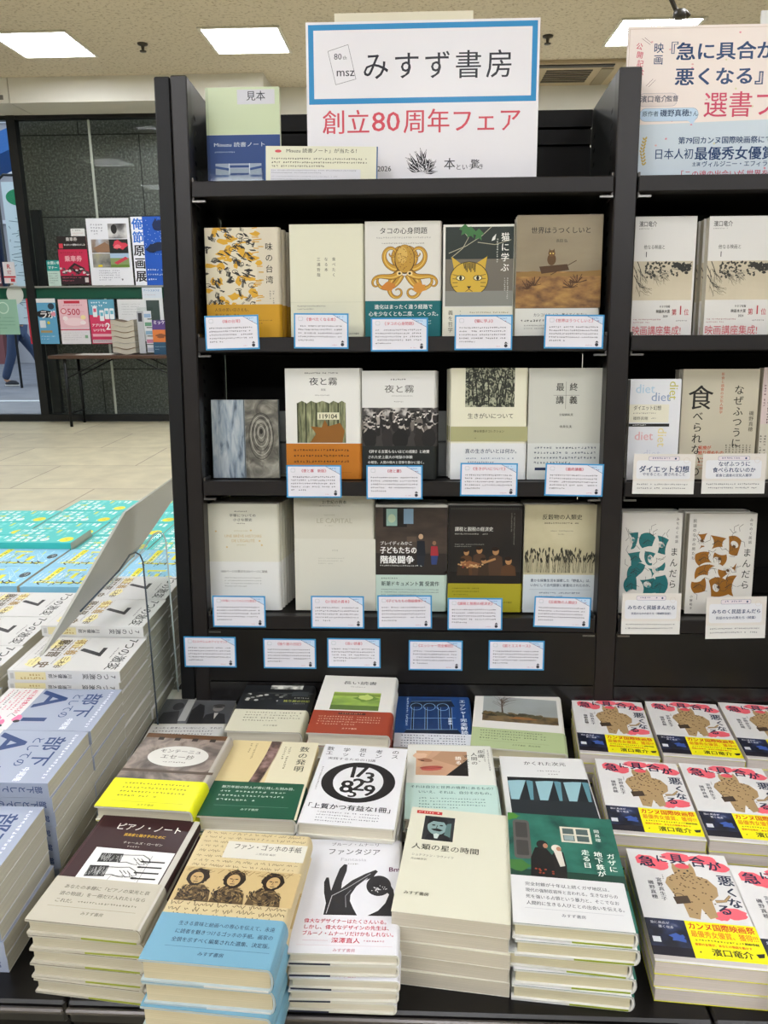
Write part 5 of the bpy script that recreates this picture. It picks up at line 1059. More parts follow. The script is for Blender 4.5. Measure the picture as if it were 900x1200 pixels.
def whitecard(w, h, head, l1, l2=None, l3=None):
    c = Canvas(w, h, '#d8d7d2'); c.r(0, 0, w, h*.68, '#d6d1c9'); c.rr(w*.05, h*.16, w*.88, h*.46, 4, '#d9dadd'); c.rr(w*.24, h*.06, w*.5, h*.11, 2.4, '#77809c'); c.rr(w*.245, h*.067, w*.49, h*.096, 2.2, '#d9d0d4'); c.g(w*.3, h*.085, w*.32, 1, 4, 4, '#44507a'); c.e(w*.68, h*.115, 1.8, 1.8, '#22406a', 10); c.ring(w*.86, h*.16, 5, 5, .4, '#c9b8a8', 20)
    N = '#1d3560'
    if l3: c.t(l1, w*.5, h*.19, w*.085, N, al='c', b=.02); c.t(l2, w*.5, h*.34, w*.085, N, al='c', b=.02); c.t(l3, w*.5, h*.5, w*.052, N, al='c', b=.01)
    else: c.t(l1, w*.5, h*.29, min(w*.12, w*.82/len(l1)), N, al='c', b=.025); c.t(l2, w*.5, h*.46, min(w*.062, w*.7/len(l2)), N, al='c', b=.01)
    c.g(w*.07, h*.74, w*.86, 2, 3.4, h*.095, '#33384a', last=.96); return c
def card(cv_fn, box, lab, d=-.0035, tl=0, group=None):
    x0, y0, x1, y1 = box; (a, ua), (b, ub) = onC(x0, y0, d), onC(x1, y1, d); w, h = (b-a)*1000, (ua-ub)*1000
    cv = cv_fn(w, h); mb = MB(); th = .0006; mb.box(-w/2000, w/2000, 0, th, -h/2000, h/2000, cv.bg)
    cv.into(mb, lambda x, y, k: (-w/2000+x/1000, -k-1e-5, h/2000-y/1000))
    t = thing('recommendation_card', lab, 'card', CASE @ Matrix.Translation(((a+b)/2, d, (ua+ub)/2)) @ Matrix.Rotation(tl, 4, 'Y'))
    mb.build('printed_card', t).matrix_basis = Matrix()
    MB().box(-.012, .012, th, abs(d)-.0021 if d > -.01 else th+.004, -.008, .008, mat('#b5b9bc', .3)).build('clip', t).matrix_basis = Matrix()
for title, box, what, tl in (
    ('味の台湾', (239.5, 369.7, 304, 409.6), 'below the mustard band book', 1.2), ('食べたくなる本', (344, 367.3, 408.6, 408.4), 'below the plain cream book', -.7), ('タコの心身問題', (434.5, 372.5, 501.3, 411.5), 'below the octopus book', 0),
    ('猫に学ぶ', (533, 369.3, 600, 410), 'below the cat face book', 0), ('世界はうつくしいと', (638.5, 369, 706.7, 408.3), 'below the owl book', -.6),
    ('夜と霧　新版', (335.4, 545, 400.4, 583.4), 'below the orange band book', 0), ('夜と霧', (429.3, 545.2, 495, 585), 'below the crowd photo book', 0), ('生きがいについて', (539.6, 542.6, 606, 581.6), 'below the olive stripe book', -.3), ('最終講義', (639.2, 543.2, 706.2, 581.6), 'below the grey cross book', -1.0),
    ('平等についての小さな歴史', (248.6, 698, 311.7, 735.2), 'below the gold lettered cream book', 0), ('21世紀の資本', (364.2, 698.2, 426.8, 736.6), 'below the thick beige book', 0), ('子どもたちの階級闘争', (442.3, 697.4, 506, 736.8), 'below the brick wall book', .6), ('課税と脱税の経済史', (524.7, 700.6, 588.3, 738.6), 'below the olive yellow band book', .3), ('反穀物の人類史', (626.2, 699.2, 691.4, 735.8), 'below the wheat ear book', -1.2)):
    card(lambda w, h: bluecard(w, h, title), box, 'blue-bordered recommendation card clipped '+what, tl=R(-tl))
for title, box, what in (
    ('エルサレムのアイヒマン', (215, 745.8, 277.2, 782.2), 'leftmost of the five on the black panel'), ('独り居の日記', (308.2, 748.2, 370.6, 783.8), 'second from left on the black panel'), ('長い読書', (383.4, 747.8, 446, 783), 'middle one of five on the black panel'),
    ('エッシャー完全解読', (479, 750.2, 541.8, 786), 'fourth from left on the black panel'), ('庭とエスキース', (572.8, 750.4, 637.2, 785.6), 'rightmost of the five on the black panel')):
    card(lambda w, h: bluecard(w, h, title), box, 'blue-bordered recommendation card, '+what, d=-.0025)
for args, box, what, tl in (
    (('', 'ダイエット幻想', 'やせること、愛されること'), (743, 532, 812.6, 579), 'below the pastel word book', .2), (('', 'なぜふつうに', '食べられないのか', '拒食と過食の文化人類学'), (824.4, 531.6, 895.3, 578.6), 'below the tan book', -.4),
    (('', 'みちのく民話まんだら', '民話のなかの女たち〈増補新装版〉'), (729.8, 695, 796, 743.6), 'below the teal shape book', -.4), (('', 'みちのく民話まんだら', '民話のなかの男たち〈続篇〉'), (829, 699.3, 895.6, 748.6), 'below the brown shape book', -1.6)):
    card(lambda w, h: whitecard(w, h, *args), box, 'white recommendation card clipped '+what, tl=R(tl))


# ================================================================== book stacks on the plinth
def stack(fn, quad, z, n, desc, hard=True, side='R', dims=None, rot=None, fnargs=(), anchor=None, edge='#cfccc0', page='#d4cdba', board=None, flap='R', seed=1, jit=1.0, name=None, proto=None, lab0=None, short=None):
    """quad: photo corners tl,tr,br,bl of the top cover; n books rest on the plinth with the top cover at height z"""
    P = [onZ(x, y, z) for x, y in quad]; ctr = sum(P, Vector())/4
    ax = (P[1]-P[0]+P[2]-P[3]); ang = math.atan2(ax.y, ax.x) if rot is None else R(rot)
    w = (P[1]-P[0]).length/2+(P[2]-P[3]).length/2; h = (P[0]-P[3]).length/2+(P[1]-P[2]).length/2
    if dims: w, h = dims
    if anchor is not None:                                     # keep the given corner where the photo has it
        A = P[anchor]; s = ((-1, 1), (1, 1), (1, -1), (-1, -1))[anchor]; v = Matrix.Rotation(ang, 3, 'Z') @ Vector((s[0]*w/2, s[1]*h/2, 0)); ctr = A-v
    gap = .0013 if hard else .0004; t = (z-PZ)/n-gap
    rd = random.Random(seed)
    top = Matrix.Translation((ctr.x, ctr.y, z-t)) @ Matrix.Rotation(ang, 4, 'Z')
    nm = name or ('hardcover_book' if hard else 'paperback_book')
    grp = desc+' stacked on the plinth'
    if proto is None:
        cv, ob = fn(w*1000, h*1000, *fnargs); sp = None
        if isinstance(ob, Canvas) and ob.w == 20: sp, ob = ob, None; sp.w = t*1000
        proto = book(nm, w*1000, h*1000, t*1000, cv, lab0 or desc+', top of its stack', top, hard, side, edge, page, ob, sp, board=board, flap=flap)
    else: dup(proto, lab0, top)
    for k in range(1, n):
        z0 = z-t-(t+gap)*k; j = jit
        mw = Matrix.Translation((ctr.x+rd.uniform(-.0022, .0022)*j, ctr.y+rd.uniform(-.002, .0022)*j, z0)) @ Matrix.Rotation(ang+R(rd.uniform(-1.1, 1.1))*j, 4, 'Z')
        dup(proto, ('%s down in the stack of the %s' % (ORD[k], short or desc)), mw)
    return proto
ORD = ['top', 'second', 'third', 'fourth', 'fifth', 'sixth', 'seventh', 'eighth', 'ninth', 'tenth', 'eleventh', 'twelfth']
# back row
stack(eru, ((202, 808), (283, 808), (266, 860), (178, 860)), .484, 2, 'grey book with two men in a photo', seed=1, dims=(.134, .19), anchor=0, lab0='grey book with two men in a photo, at the left back of the plinth')
stack(hitori, ((293, 791.5), (367.5, 793.5), (361, 859), (264.6, 857)), .515, 3, 'black book with a garden window photo', seed=2, lab0='black book with a window photo and cream band, second in the back row')
stack(nagai, ((378, 791.4), (463.7, 794), (461.3, 863), (362.6, 858.7)), .537, 4, 'white book with a green meadow and red band', seed=3, lab0='white book with a green meadow and brick red band, middle of back row')
stack(escher, ((466.4, 809), (552, 812), (556, 877), (460.6, 876)), .497, 2, 'blue book with a pavilion drawing', seed=4, lab0='blue book with a line-drawn pavilion, low in the back row')
stack(niwa, ((553, 804), (649, 809), (675, 886), (557, 874)), .50, 3, 'white book with a misty bare tree', seed=5, lab0='white book with a misty bare tree and sage band, right of back row', page='#cfc8a8')
# middle row
stack(mont, ((166.3, 860), (266, 862), (233, 954), (120, 943)), .555, 5, 'brown book with bright yellow band', seed=6, lab0='brown mottled book with an oval title and bright yellow band', page='#c4bda6')
stack(hatsu, ((267.4, 868), (370, 869.7), (351.2, 963), (238.6, 955)), .54, 4, 'tan book with dark green band', seed=7, lab0='tan book with a notched bone and dark green band')
stack(sugaku, ((374, 872), (474, 877), (466.4, 973.4), (352.5, 963)), .546, 5, 'white book with a big black numeral oval', seed=8, lab0='white book with a big black oval of numerals', side='L')
stack(hifu, ((478, 872), (578, 879), (583, 957), (470, 962)), .515, 4, 'white book with a close-up of lips', seed=9, dims=(.136, .19), anchor=0, rot=-1, lab0='white book with a close-up of lips, partly covered by the cream one')
stack(kaku, ((585, 886), (683, 889), (703, 958), (593, 953)), .50, 3, 'white book with pale blue pillars', seed=10, dims=(.134, .19), anchor=0, lab0='white book with pale blue wedge pillars, behind the green plaster book')
# front row
GRN = '#8f9a2c'
stack(piano, ((116, 954), (229, 962.7), (171, 1092), (36, 1078)), .54, 5, 'dark maroon book with piano hands', seed=11, board=GRN, page='#bfb8a2', edge='#b5b0a0', jit=1.6, lab0='dark maroon book with drawn hands at piano keys, front left of plinth')
stack(gogh, ((238, 972), (364, 981), (322, 1138), (164, 1125)), .556, 4, 'large book of brown script and blue band', seed=12, edge='#a9b8bc', page='#cbbf9f', board='#d2d0c8', jit=1.4, lab0='large book of handwriting with three sketched figures and light blue band')
stack(fant, ((364.3, 982.7), (471.7, 986), (468, 1119), (335, 1117.3)), .522, 5, 'white book with a hand holding a disc', seed=13, board='#1c2238', flap='L', jit=1.2, lab0='white book with a dark hand holding a black disc, front row')
stack(jin, ((476, 945), (595, 956), (604, 1085), (466.7, 1068)), .54, 5, 'plain cream book with a small portrait', seed=14, hard=False, page='#c4bcaa', lab0='plain cream book with a small moustached portrait, front row')
stack(gaza, ((592.4, 952), (714.4, 960), (750, 1095), (604.2, 1081)), .545, 5, 'green plaster wall book', seed=15, board='#8a9a1e', page='#cdc5a6', edge='#cfcfca', lab0='book with a woman in black by a green plaster wall, front row')
# right group: six stacks of three
LEO = 'leopard figure paperback'
QA = (((669.4, 817.8), (752.8, 824.7), (793, 892.8), (695.8, 884.4)), 'back row left'), (((755, 820), (839.7, 826), (886, 895.6), (791.7, 887)), 'back row second'), (((841, 822.8), (930, 830), (980, 902), (886, 893)), 'back row at photo edge'), \
     (((697, 888.6), (794.4, 895), (844.4, 984.4), (733, 974.7)), 'middle row left'), (((795, 894), (893, 901), (955, 992), (845.8, 983)), 'middle row at photo edge'), (((733.6, 994), (848, 1004.7), (906, 1136), (779, 1122)), 'front left'), (((852, 1013.5), (970, 1026), (1040, 1150), (905, 1138)), 'front at photo edge')
pr = None
for i, (q, where) in enumerate(QA):
    pr = stack(guai, q, .494, 3, LEO, hard=False, dims=(.126, .186), rot=(-6.5, -6.5, -6.5, -5.5, -5.5, -5, -5)[i], anchor=0, seed=30+i, page='#cfc5bd', edge='#d6d40e', proto=pr, lab0='pink lettered leopard figure paperback, top of the stack, '+where, short=LEO+', '+where, jit=.8) or pr

# ================================================================== left island: white and silver paperbacks lying sideways

SIDE = Matrix.Rotation(R(-90), 4, 'Z')
def island(fn, xr, y0, n, t, where, desc, proto, w=128, h=188, seed=0, jit=1., page='#c3bfae', rot=0, edge='#cfcfcc', base=PZ):
    """cover top points to +x, spine to the viewer; xr = right edge, y0 = near edge (m)"""
    rd = random.Random(seed); gap = .0004
    for k in range(n):
        lev = n-1-k; z0 = base+lev*(t/1000+gap)+.0003
        mw = Matrix.Translation((xr-h/2000+rd.uniform(-.002, .002)*jit, y0+w/2000+rd.uniform(-.0012, .0012)*jit, z0)) @ Matrix.Rotation(R(rot+rd.uniform(-.6, .6)*jit), 4, 'Z') @ SIDE
        lab = ('%s on top of its stack, %s' % (desc, where)) if k == 0 else '%s %s down in its stack, %s' % (desc, ORD[k], where)
        if proto is None:
            cv, sp = fn(w, h)
            if sp: sp.w = t
            proto = book('paperback_book', w, h, t, cv, lab, mw, False, 'R', edge, page, None, sp)
        else: dup(proto, lab, mw)
    return proto
# low risers hidden under the inner stacks
def riser(x0, x1, y0, y1, z1, lab):
    t = thing('display_riser', lab, 'riser', Matrix.Translation(((x0+x1)/2, (y0+y1)/2, PZ+.0002))); a, b = (x1-x0)/2, (y1-y0)/2
    MB().bbox(-a, a, -b, b, z1-PZ-.012, z1-PZ, mat('#1a1818', .4)).build('top', t).matrix_basis = Matrix(); MB().box(-a+.004, a-.004, -b+.004, b-.004, 0, z1-PZ-.0121, mat('#141212', .5)).build('body', t).matrix_basis = Matrix()
riser(-1.095, -.672, -.52, .226, .53, 'black riser block under the inner white and silver paperbacks'); riser(-1.46, -.49, .242, 1.065, .53, 'black riser block under the sky blue and turquoise books')
XR0 = -.482; RZ = .5302
silver = white = sky = tq = None
EDGE3 = ('front of the island edge', 'second along the island edge', 'third along the island edge')
for i, (y, n) in enumerate(((-.578, 6), (-.432, 7), (-.302, 7))):
    silver = island(buka, XR0+.001, y, n, 22, EDGE3[i], 'silver blue paperback', silver, seed=50+i)
    island(buka, XR0-.2, y-.0+(.02 if i == 0 else 0), (2, 3, 3)[i], 22, ('front', 'second', 'third')[i]+' of the inner column', 'silver blue paperback', silver, seed=60+i, base=RZ)
for i, (y, n) in enumerate(((-.170, 9), (-.036, 10), (.098, 10))):
    white = island(seven, XR0-.002-i*.003, y, n, 20.4, ('fourth', 'fifth', 'sixth')[i]+' along the island edge', 'white big seven paperback', white, w=131, seed=70+i)
    island(seven, XR0-.222-i*.006, y-.01, 4, 20.4, ('fourth', 'fifth', 'sixth')[i]+' of the inner column', 'white big seven paperback', white, w=131, seed=80+i, base=RZ)
    island(seven, XR0-.42-i*.006, y-.005, 4, 20.4, ('front', 'middle', 'back')[i]+' of the third column', 'white big seven paperback', white, w=131, seed=90+i, base=RZ)
COLS = (-.492, -.684, -.876, -1.068, -1.26); CN = ('column by the bookcase', 'second column', 'third column', 'fourth column', 'leftmost column')
for j, x in enumerate(COLS[:4]):
    for i in range(2):
        if j == 3 and i == 0: continue
        sky = island(skyblue, x, .258+i*.137, 4, 20, ('near', 'far')[i]+' row, '+CN[j], 'sky blue paperback', sky, w=135, seed=100+j*4+i, base=RZ)
for j, x in enumerate(COLS):
    for i in range((4, 4, 4, 3, 2)[j]):
        tq = island(turq, x-.004*i, .534+i*.131, 4+(j == 2 and i == 0), 19, ('nearest', 'second', 'third', 'farthest')[i]+' row, '+CN[j], 'turquoise paperback', tq, seed=130+j*5+i, base=RZ, edge='#49b5b2')

# ================================================================== slanted sign panel in its clear holder
th = thing('slanted_sign_panel', 'grey slanted sign panel in a clear acrylic holder over the white paperbacks', 'sign', Matrix.Translation((-.455, -.05, PZ)))
off = Vector((.455, .05, -PZ))
PX = -.60
P = [on(x, y, (1, -.06, .0), (PX, 0, .7)) for x, y in ((50, 771), (147, 600), (201, 562), (222, 546), (222, 556), (201, 588), (159, 649))]
P[0].z = max(P[0].z, .652)
MB().slab([p+off for p in P], (-1, 0, 0), .005, mat('#b3b4ac', .22, 0, .5)).build('panel', th).matrix_basis = Matrix()
prof_ = [(-.455, PZ+.0006), (-.455, .79), (-.459, .803), (-.468, .808), (-.479, .803), (-.50, .775), (-.575, .70)]
mb = MB(); vs = []; fs = []
for i, (x, z) in enumerate(prof_):
    a = prof_[max(i-1, 0)]; b = prof_[min(i+1, len(prof_)-1)]; dx, dz = b[0]-a[0], b[1]-a[1]; L = math.hypot(dx, dz); nx, nz = -dz/L*.003, dx/L*.003
    for y in (-.092, .03): vs += [(x+.455, y+.05, z-PZ), (x+nx+.455, y+.05, z+nz-PZ)]
for i in range(len(prof_)-1):
    q = 4*i; fs += [(q, q+2, q+6, q+4), (q+1, q+5, q+7, q+3)]
mb.add(vs, fs, ACRYL)
mb.build('clear_holder', th).matrix_basis = Matrix()
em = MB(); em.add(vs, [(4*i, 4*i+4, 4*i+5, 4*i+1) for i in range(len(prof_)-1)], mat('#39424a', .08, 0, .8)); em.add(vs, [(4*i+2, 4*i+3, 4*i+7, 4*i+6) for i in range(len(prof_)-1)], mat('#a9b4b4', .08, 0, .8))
em.build('holder_edge', th).matrix_basis = Matrix()

# ================================================================== entrance: folding table, flyers, posters
TY = 6.64; zt = onY(125, 416.5, TY).z; tx0 = onY(55.5, 416, TY).x; tx1 = -2.3
tb = thing('folding_table', 'long dark-legged folding table with a brown top by the shop window', 'table', Matrix.Translation((tx0, TY, 0)))
L = tx1-tx0
MB().bbox(0, L, 0, .4, zt-.035, zt, mat('#4a3428', .35, 0, .5, 0, .1, 8), .004).build('tabletop', tb).matrix_basis = Matrix()
STEEL = mat('#16181a', .35, .5)
for x in (.16, L-.16):
    for y in (.03, .36): MB().tube([(x, y, 0), (x, y, zt-.036)], .016, STEEL, 10).build('leg', tb).matrix_basis = Matrix()
    MB().tube([(x, .03, .14), (x, .36, .14)], .01, STEEL).build('stretcher', tb).matrix_basis = Matrix()
    sgn = 1 if x < L/2 else -1
    MB().tube([(x, .03, zt-.24), (x+sgn*.42, .03, zt-.04)], .008, STEEL).build('brace', tb).matrix_basis = Matrix()
    MB().tube([(x, .36, zt-.24), (x+sgn*.42, .36, zt-.04)], .008, STEEL).build('brace', tb).matrix_basis = Matrix()
def glassposter(box, cvf, name, label, cat='poster', y=7.066, th=.003):
    a, b = onY(box[0], box[1], y), onY(box[2], box[3], y); w, h = (b.x-a.x), (a.z-b.z)
    c = cvf(w*1000, h*1000); mb = MB(); mb.box(0, w, 0, th, 0, h, c.bg); c.into(mb, lambda x, yy, k: (x/1000, -k*12-.0003, h-yy/1000))
    o = mb.build(name); o.matrix_world = Matrix.Translation((a.x, y, b.z)); return tag(o, label, cat)
def p_manner(w, h):
    c = C(w, h, '#b9d0c8'); c.r(0, 0, w, h*.42, '#1f8a86'); c.t('お買い物', w*.06, h*.04, w*.26, '#e8f0ee', b=.02); c.t('マナー', w*.08, h*.22, w*.26, '#e8f0ee', b=.02); c.g(w*.1, h*.5, w*.8, 5, 14, h*.09, '#4c6a64'); return c
def p_ticket(w, h):
    c = C(w, h, '#b8244a'); c.r(0, 0, w, h*.27, '#26201f'); c.t('乗車券', w*.5, h*.02, w*.13, '#dcd8d4', al='c', b=.01); c.r(w*.05, h*.15, w*.14, h*.1, '#c43a4a'); c.t('ネコマット乗物のたのしみ', w*.22, h*.155, w*.07, '#e8e4e0', b=.02, fit=w*.72)
    c.g(w*.08, h*.32, w*.84, 1, 22, 30, '#6a1428'); c.t('乗車券', w*.5, h*.4, w*.2, '#e0a8b0', al='c', b=.03); c.p([(w*.3, h*.66), (w*.52, h*.55), (w*.86, h*.66), (w*.64, h*.8)], '#241c1e'); c.p([(w*.44, h*.65), (w*.54, h*.6), (w*.72, h*.66), (w*.62, h*.72)], '#8a2436')
    for i in range(26): c.blob(w*(.04+.92*c.rnd.random()), h*(.66+.14*c.rnd.random()), w*.05, h*.02, c.rnd.choice(('#1d1a1c', '#d0c8c8', '#55484c')), .5, 8)
    c.r(0, h*.82, w, h*.18, '#2c1c22'); c.g(w*.06, h*.85, w*.7, 2, 16, h*.06, '#d0667c'); c.r(w*.84, h*.86, w*.12, h*.1, '#c9c4c2'); return c
def p_small(w, h):
    c = C(w, h, '#d6d8d6'); c.g(w*.1, h*.1, w*.7, 1, 16, 18, '#44424a'); c.g(w*.12, h*.4, w*.78, 2, 10, 22, '#b86a5c'); return c
def p_photos(w, h):
    c = C(w, h, '#dadce2'); c.g(w*.1, h*.08, w*.3, 4, 26, h*.045, '#8a8c98'); x, y = w*.5, h*.1
    c.r(w*.5, h*.08, w*.44, h*.22, photo('print_bw_train', [(.35, '#161618'), (.5, '#6a6a6c'), (.65, '#c9c9c8')], 5)); c.e(w*.64, h*.16, w*.07, h*.07, '#1d1c1e')
    c.r(w*.08, h*.31, w*.42, h*.2, photo('print_station', [(.35, '#3c3a3a'), (.5, '#8a7a6c'), (.65, '#b3bccc')], 5)); c.p([(w*.12, h*.44), (w*.4, h*.35), (w*.5, h*.4), (w*.5, h*.5), (w*.2, h*.5)], '#8a6a52')
    c.r(w*.5, h*.31, w*.44, h*.21, '#1d2422'); c.blob(w*.76, h*.4, w*.17, h*.06, '#c4384c', .4); c.blob(w*.68, h*.42, w*.08, h*.03, '#d86a74', .4)
    c.r(w*.08, h*.52, w*.42, h*.21, photo('print_yard', [(.3, '#4c4c4c'), (.5, '#8a8a82'), (.7, '#a9a37a')], 7)); c.r(w*.2, h*.69, w*.1, h*.03, '#c9b41c')
    c.r(w*.5, h*.52, w*.44, h*.21, '#7a8e5c'); c.r(w*.5, h*.52, w*.44, h*.07, '#9ab4cc'); c.p([(w*.58, h*.66), (w*.86, h*.57), (w*.92, h*.6), (w*.66, h*.69)], '#b8384a'); c.r(w*.5, h*.69, w*.44, h*.04, '#5c7a30')
    c.g(w*.2, h*.77, w*.5, 5, 16, h*.035, '#77798a'); c.g(w*.72, h*.86, w*.22, 2, 30, h*.04, '#33343c'); return c
def p_blue(w, h):
    c = C(w, h, '#1a52b0'); c.r(0, 0, w*.36, h, '#dfe3ea'); B = '#2268c4'; K2 = '#15161c'; s_ = w*.34
    for i, ch in enumerate('俺節原画展'): c.t(ch, w*.02, h*.02+i*h*.19, s_*1.05, B if i < 2 else K2, b=.03)
    for i in range(40): c.e(w*(.4+.58*c.rnd.random()), h*.55*c.rnd.random(), w*.01, w*.01, '#c9d8ee', 6)
    c.blob(w*.85, h*.12, w*.13, h*.1, '#12244c', .4); c.blob(w*.7, h*.45, w*.3, h*.08, '#12203c', .4); c.g(w*.42, h*.76, w*.54, 3, 24, h*.07, '#cfdcf0'); return c
def p_redblue(w, h):
    c = C(w, h, '#5c9cc0'); c.r(0, 0, w*.34, h, '#b8283c'); c.r(w*.34, 0, w*.66, h*.09, '#d8d8d8'); c.e(w*.84, h*.17, w*.11, h*.07, '#2c3c4c'); c.blob(w*.6, h*.34, w*.3, h*.08, '#1d1c20', .2); c.t('ラボ', w*.42, h*.26, w*.28, '#e6e4e0', b=.03); c.e(w*.9, h*.34, w*.08, h*.05, '#d88a9a')
    c.r(w*.4, h*.48, w*.2, h*.16, '#d0d8dc'); c.e(w*.7, h*.53, w*.05, h*.035, '#c9b83a'); c.r(w*.4, h*.7, w*.4, h*.05, '#a08a5c'); c.g(w*.4, h*.82, w*.5, 2, 14, h*.06, '#cfe2ee')
    for i in range(4): c.e(w*.18, h*(.1+i*.24), w*.09, h*.05, '#d8a0a8')
    return c
def p_500(w, h):
    c = C(w, h, '#dcb4bc'); c.r(w*.2, h*.03, w*.54, h*.06, '#b8283c'); c.g(w*.16, h*.12, w*.7, 1, 14, 20, '#a0445c'); c.e(w*.16, h*.26, w*.1, h*.065, '#b8283c'); c.e(w*.16, h*.26, w*.075, h*.048, '#e0c0c4'); c.t('500', w*.28, h*.17, w*.3, '#b03048', b=.01); c.g(w*.7, h*.26, w*.22, 1, 12, 12, '#c4707e')
    c.e(w*.5, h*.5, w*.36, h*.09, '#e6ccd0'); c.e(w*.2, h*.42, w*.09, h*.05, '#e8dcdc'); c.e(w*.82, h*.4, w*.09, h*.05, '#e6d49a'); c.e(w*.8, h*.52, w*.1, h*.045, '#e8dcdc')
    c.r(0, h*.64, w, h*.36, '#d8d6d8'); c.r(0, h*.66, w, h*.03, '#c4566a'); c.g(w*.08, h*.74, w*.84, 4, 12, h*.05, '#a8a4a8'); c.r(w*.82, h*.8, w*.1, h*.07, '#7aa484'); return c
def p_app(w, h):
    c = C(w, h, '#c8375c'); c.p([(0, 0), (w, 0), (w, h*.5), (w*.5, h*.36), (0, h*.34)], '#5c9cb4'); c.g(w*.1, h*.05, w*.8, 2, 26, h*.07, '#e8eef0')
    for x, y in ((.14, .15), (.4, .24), (.6, .2), (.8, .2)): c.rr(w*x, h*y, w*.17, h*.24, 8, '#dfe4e6'); c.r(w*x+8, h*(y+.05), w*.17-16, h*.08, ('#6ab0c4', '#d8607a')[int(x*10) % 2])
    c.t('アプリなら', w*.06, h*.54, w*.12, '#f0e8ea', b=.03); c.t('いつでも', w*.1, h*.65, w*.12, '#f0e8ea', b=.03); c.t('2', w*.6, h*.49, w*.36, '#f4f0f0', b=.03); c.r(w*.06, h*.77, w*.84, h*.06, '#e0a4b0'); c.r(w*.04, h*.9, w*.92, h*.08, '#c9b4b8'); c.g(w*.08, h*.92, w*.8, 1, 14, 14, '#3c2c34'); return c
def p_white(w, h):
    c = C(w, h, '#d4d6d6'); c.g(w*.14, h*.1, w*.7, 5, 12, h*.06, '#9a9ca0'); return c
def p_frame(w, h):
    c = C(w, h, '#d0d4d4'); c.r(0, 0, w, h*.3, '#c9d2dc'); c.t('アートスタジオ', w*.06, h*.05, w*.12, '#4c86b8', b=.02, fit=w*.8); c.g(w*.1, h*.2, w*.6, 1, 10, 12, '#b08a8a'); c.r(w*.16, h*.36, w*.66, h*.6, '#3c4a46'); return c
def p_pay(w, h):
    c = C(w, h, '#dad8dc'); c.t('R', w*.5, h*.06, w*.5, '#b82838', al='c', b=.02); c.r(w*.32, h*.42, w*.36, h*.03, '#b82838'); c.t('Pay', w*.5, h*.46, w*.2, '#b82838', al='c'); c.r(0, h*.66, w, h*.08, '#b82838'); c.rr(w*.1, h*.77, w*.3, h*.2, 6, '#e8d0d4'); c.rr(w*.55, h*.77, w*.36, h*.16, 6, '#c43a4a'); return c
def p_green(w, h):
    c = C(w, h, '#8fb8a4'); c.ring(w*.5, h*.24, w*.2, w*.2, 10, '#c4dcd0', 28); c.g(w*.1, h*.5, w*.8, 4, 18, h*.1, '#5c8a78'); return c
for box, f, nm, lab in (
    ((54, 305, 72, 335), p_manner, 'poster', 'small teal manners poster left of the pink and black poster'), ((66, 277, 106, 333), p_ticket, 'poster', 'pink and black ticket poster above the green band'),
    ((100, 256, 157, 334), p_photos, 'poster', 'large white poster with five train photos above the green band'), ((152.5, 254, 196, 334), p_blue, 'poster', 'blue and white poster with big vertical characters beside the bookcase'),
    ((30, 350, 70, 403), p_redblue, 'poster', 'red and light blue poster below the green band, behind the door post'), ((67.5, 351, 107, 403), p_500, 'poster', 'pale pink poster reading 500 below the green band'), ((103, 351, 138, 403), p_app, 'poster', 'pink and blue app poster right of the 500 poster'),
    ((137, 351, 173, 400), p_white, 'poster', 'plain white notice behind the stacked magazines'), ((166, 337, 192.5, 378), p_frame, 'notice', 'white framed notice with blue lettering beside the bookcase'),
    ((2.5, 307, 19.5, 332), p_pay, 'sticker', 'white and red payment sticker on the glass door'), ((-6, 307, 1.5, 332), p_pay, 'sticker', 'white and red sticker cut by the left photo edge'), ((-14, 351, 24, 392), p_green, 'notice', 'pale green translucent notice on the glass door')):
    yy = 7.066 if lab[:5] not in ('large', 'small', 'plain') else 7.061
    glassposter(box, f, nm, lab, 'poster' if nm == 'poster' else nm, yy if 'door' not in lab or 'post' in lab[-5:] else 7.09)
glassposter((82.5, 268, 100, 280), p_small, 'paper_note', 'small white note above the pink and black poster', 'note', 7.07)
# printed matter on the table
TZ = zt+.0005
a = onY(136, 412, TY+.2); b = onY(162.5, 412, TY+.2); ww = b.x-a.x
for k in range(6):
    t = thing('magazine', 'folded glossy magazine, %s in the wavy pile on the table' % (('lowest', 'second from below', 'third from below', 'third from top', 'second from top', 'topmost')[k]), 'magazine', Matrix.Translation((a.x, TY+.12, TZ+k*.056)), 'magazines piled on the table')
    n = 10
    def wave(z): return [(i/n*ww, z+.011*math.sin(i/n*6.28+1)+.012) for i in range(n+1)]
    mb = MB(); mb.prism(wave(0)+wave(.05)[::-1], 0, .2, pages('#b9b3a4')); mb.build('pages', t).matrix_basis = Matrix()
    mb = MB(); mb.prism(wave(.0501)+wave(.053)[::-1], -.004, .204, ('#7a5a38', '#d0d0cc', '#6a4a30', '#8a6a44', '#c9c4b8', '#5c4430')[k]); mb.build('cover', t).matrix_basis = Matrix()
a = onY(161.5, 412, TY+.1); b = onY(180, 412, TY+.1); top_ = onY(170, 360, TY+.1).z
t = thing('flyer_rack', 'clear rack of small flyers between the magazines and purple leaflet', 'rack', Matrix.Translation((a.x, TY+.08, TZ))); ww = b.x-a.x; hh = top_-TZ
MB().box(0, ww, .1, .105, 0, hh, ACRYL).build('back_sheet', t).matrix_basis = Matrix(); MB().box(0, ww, 0, .1, 0, .004, ACRYL).build('base', t).matrix_basis = Matrix()
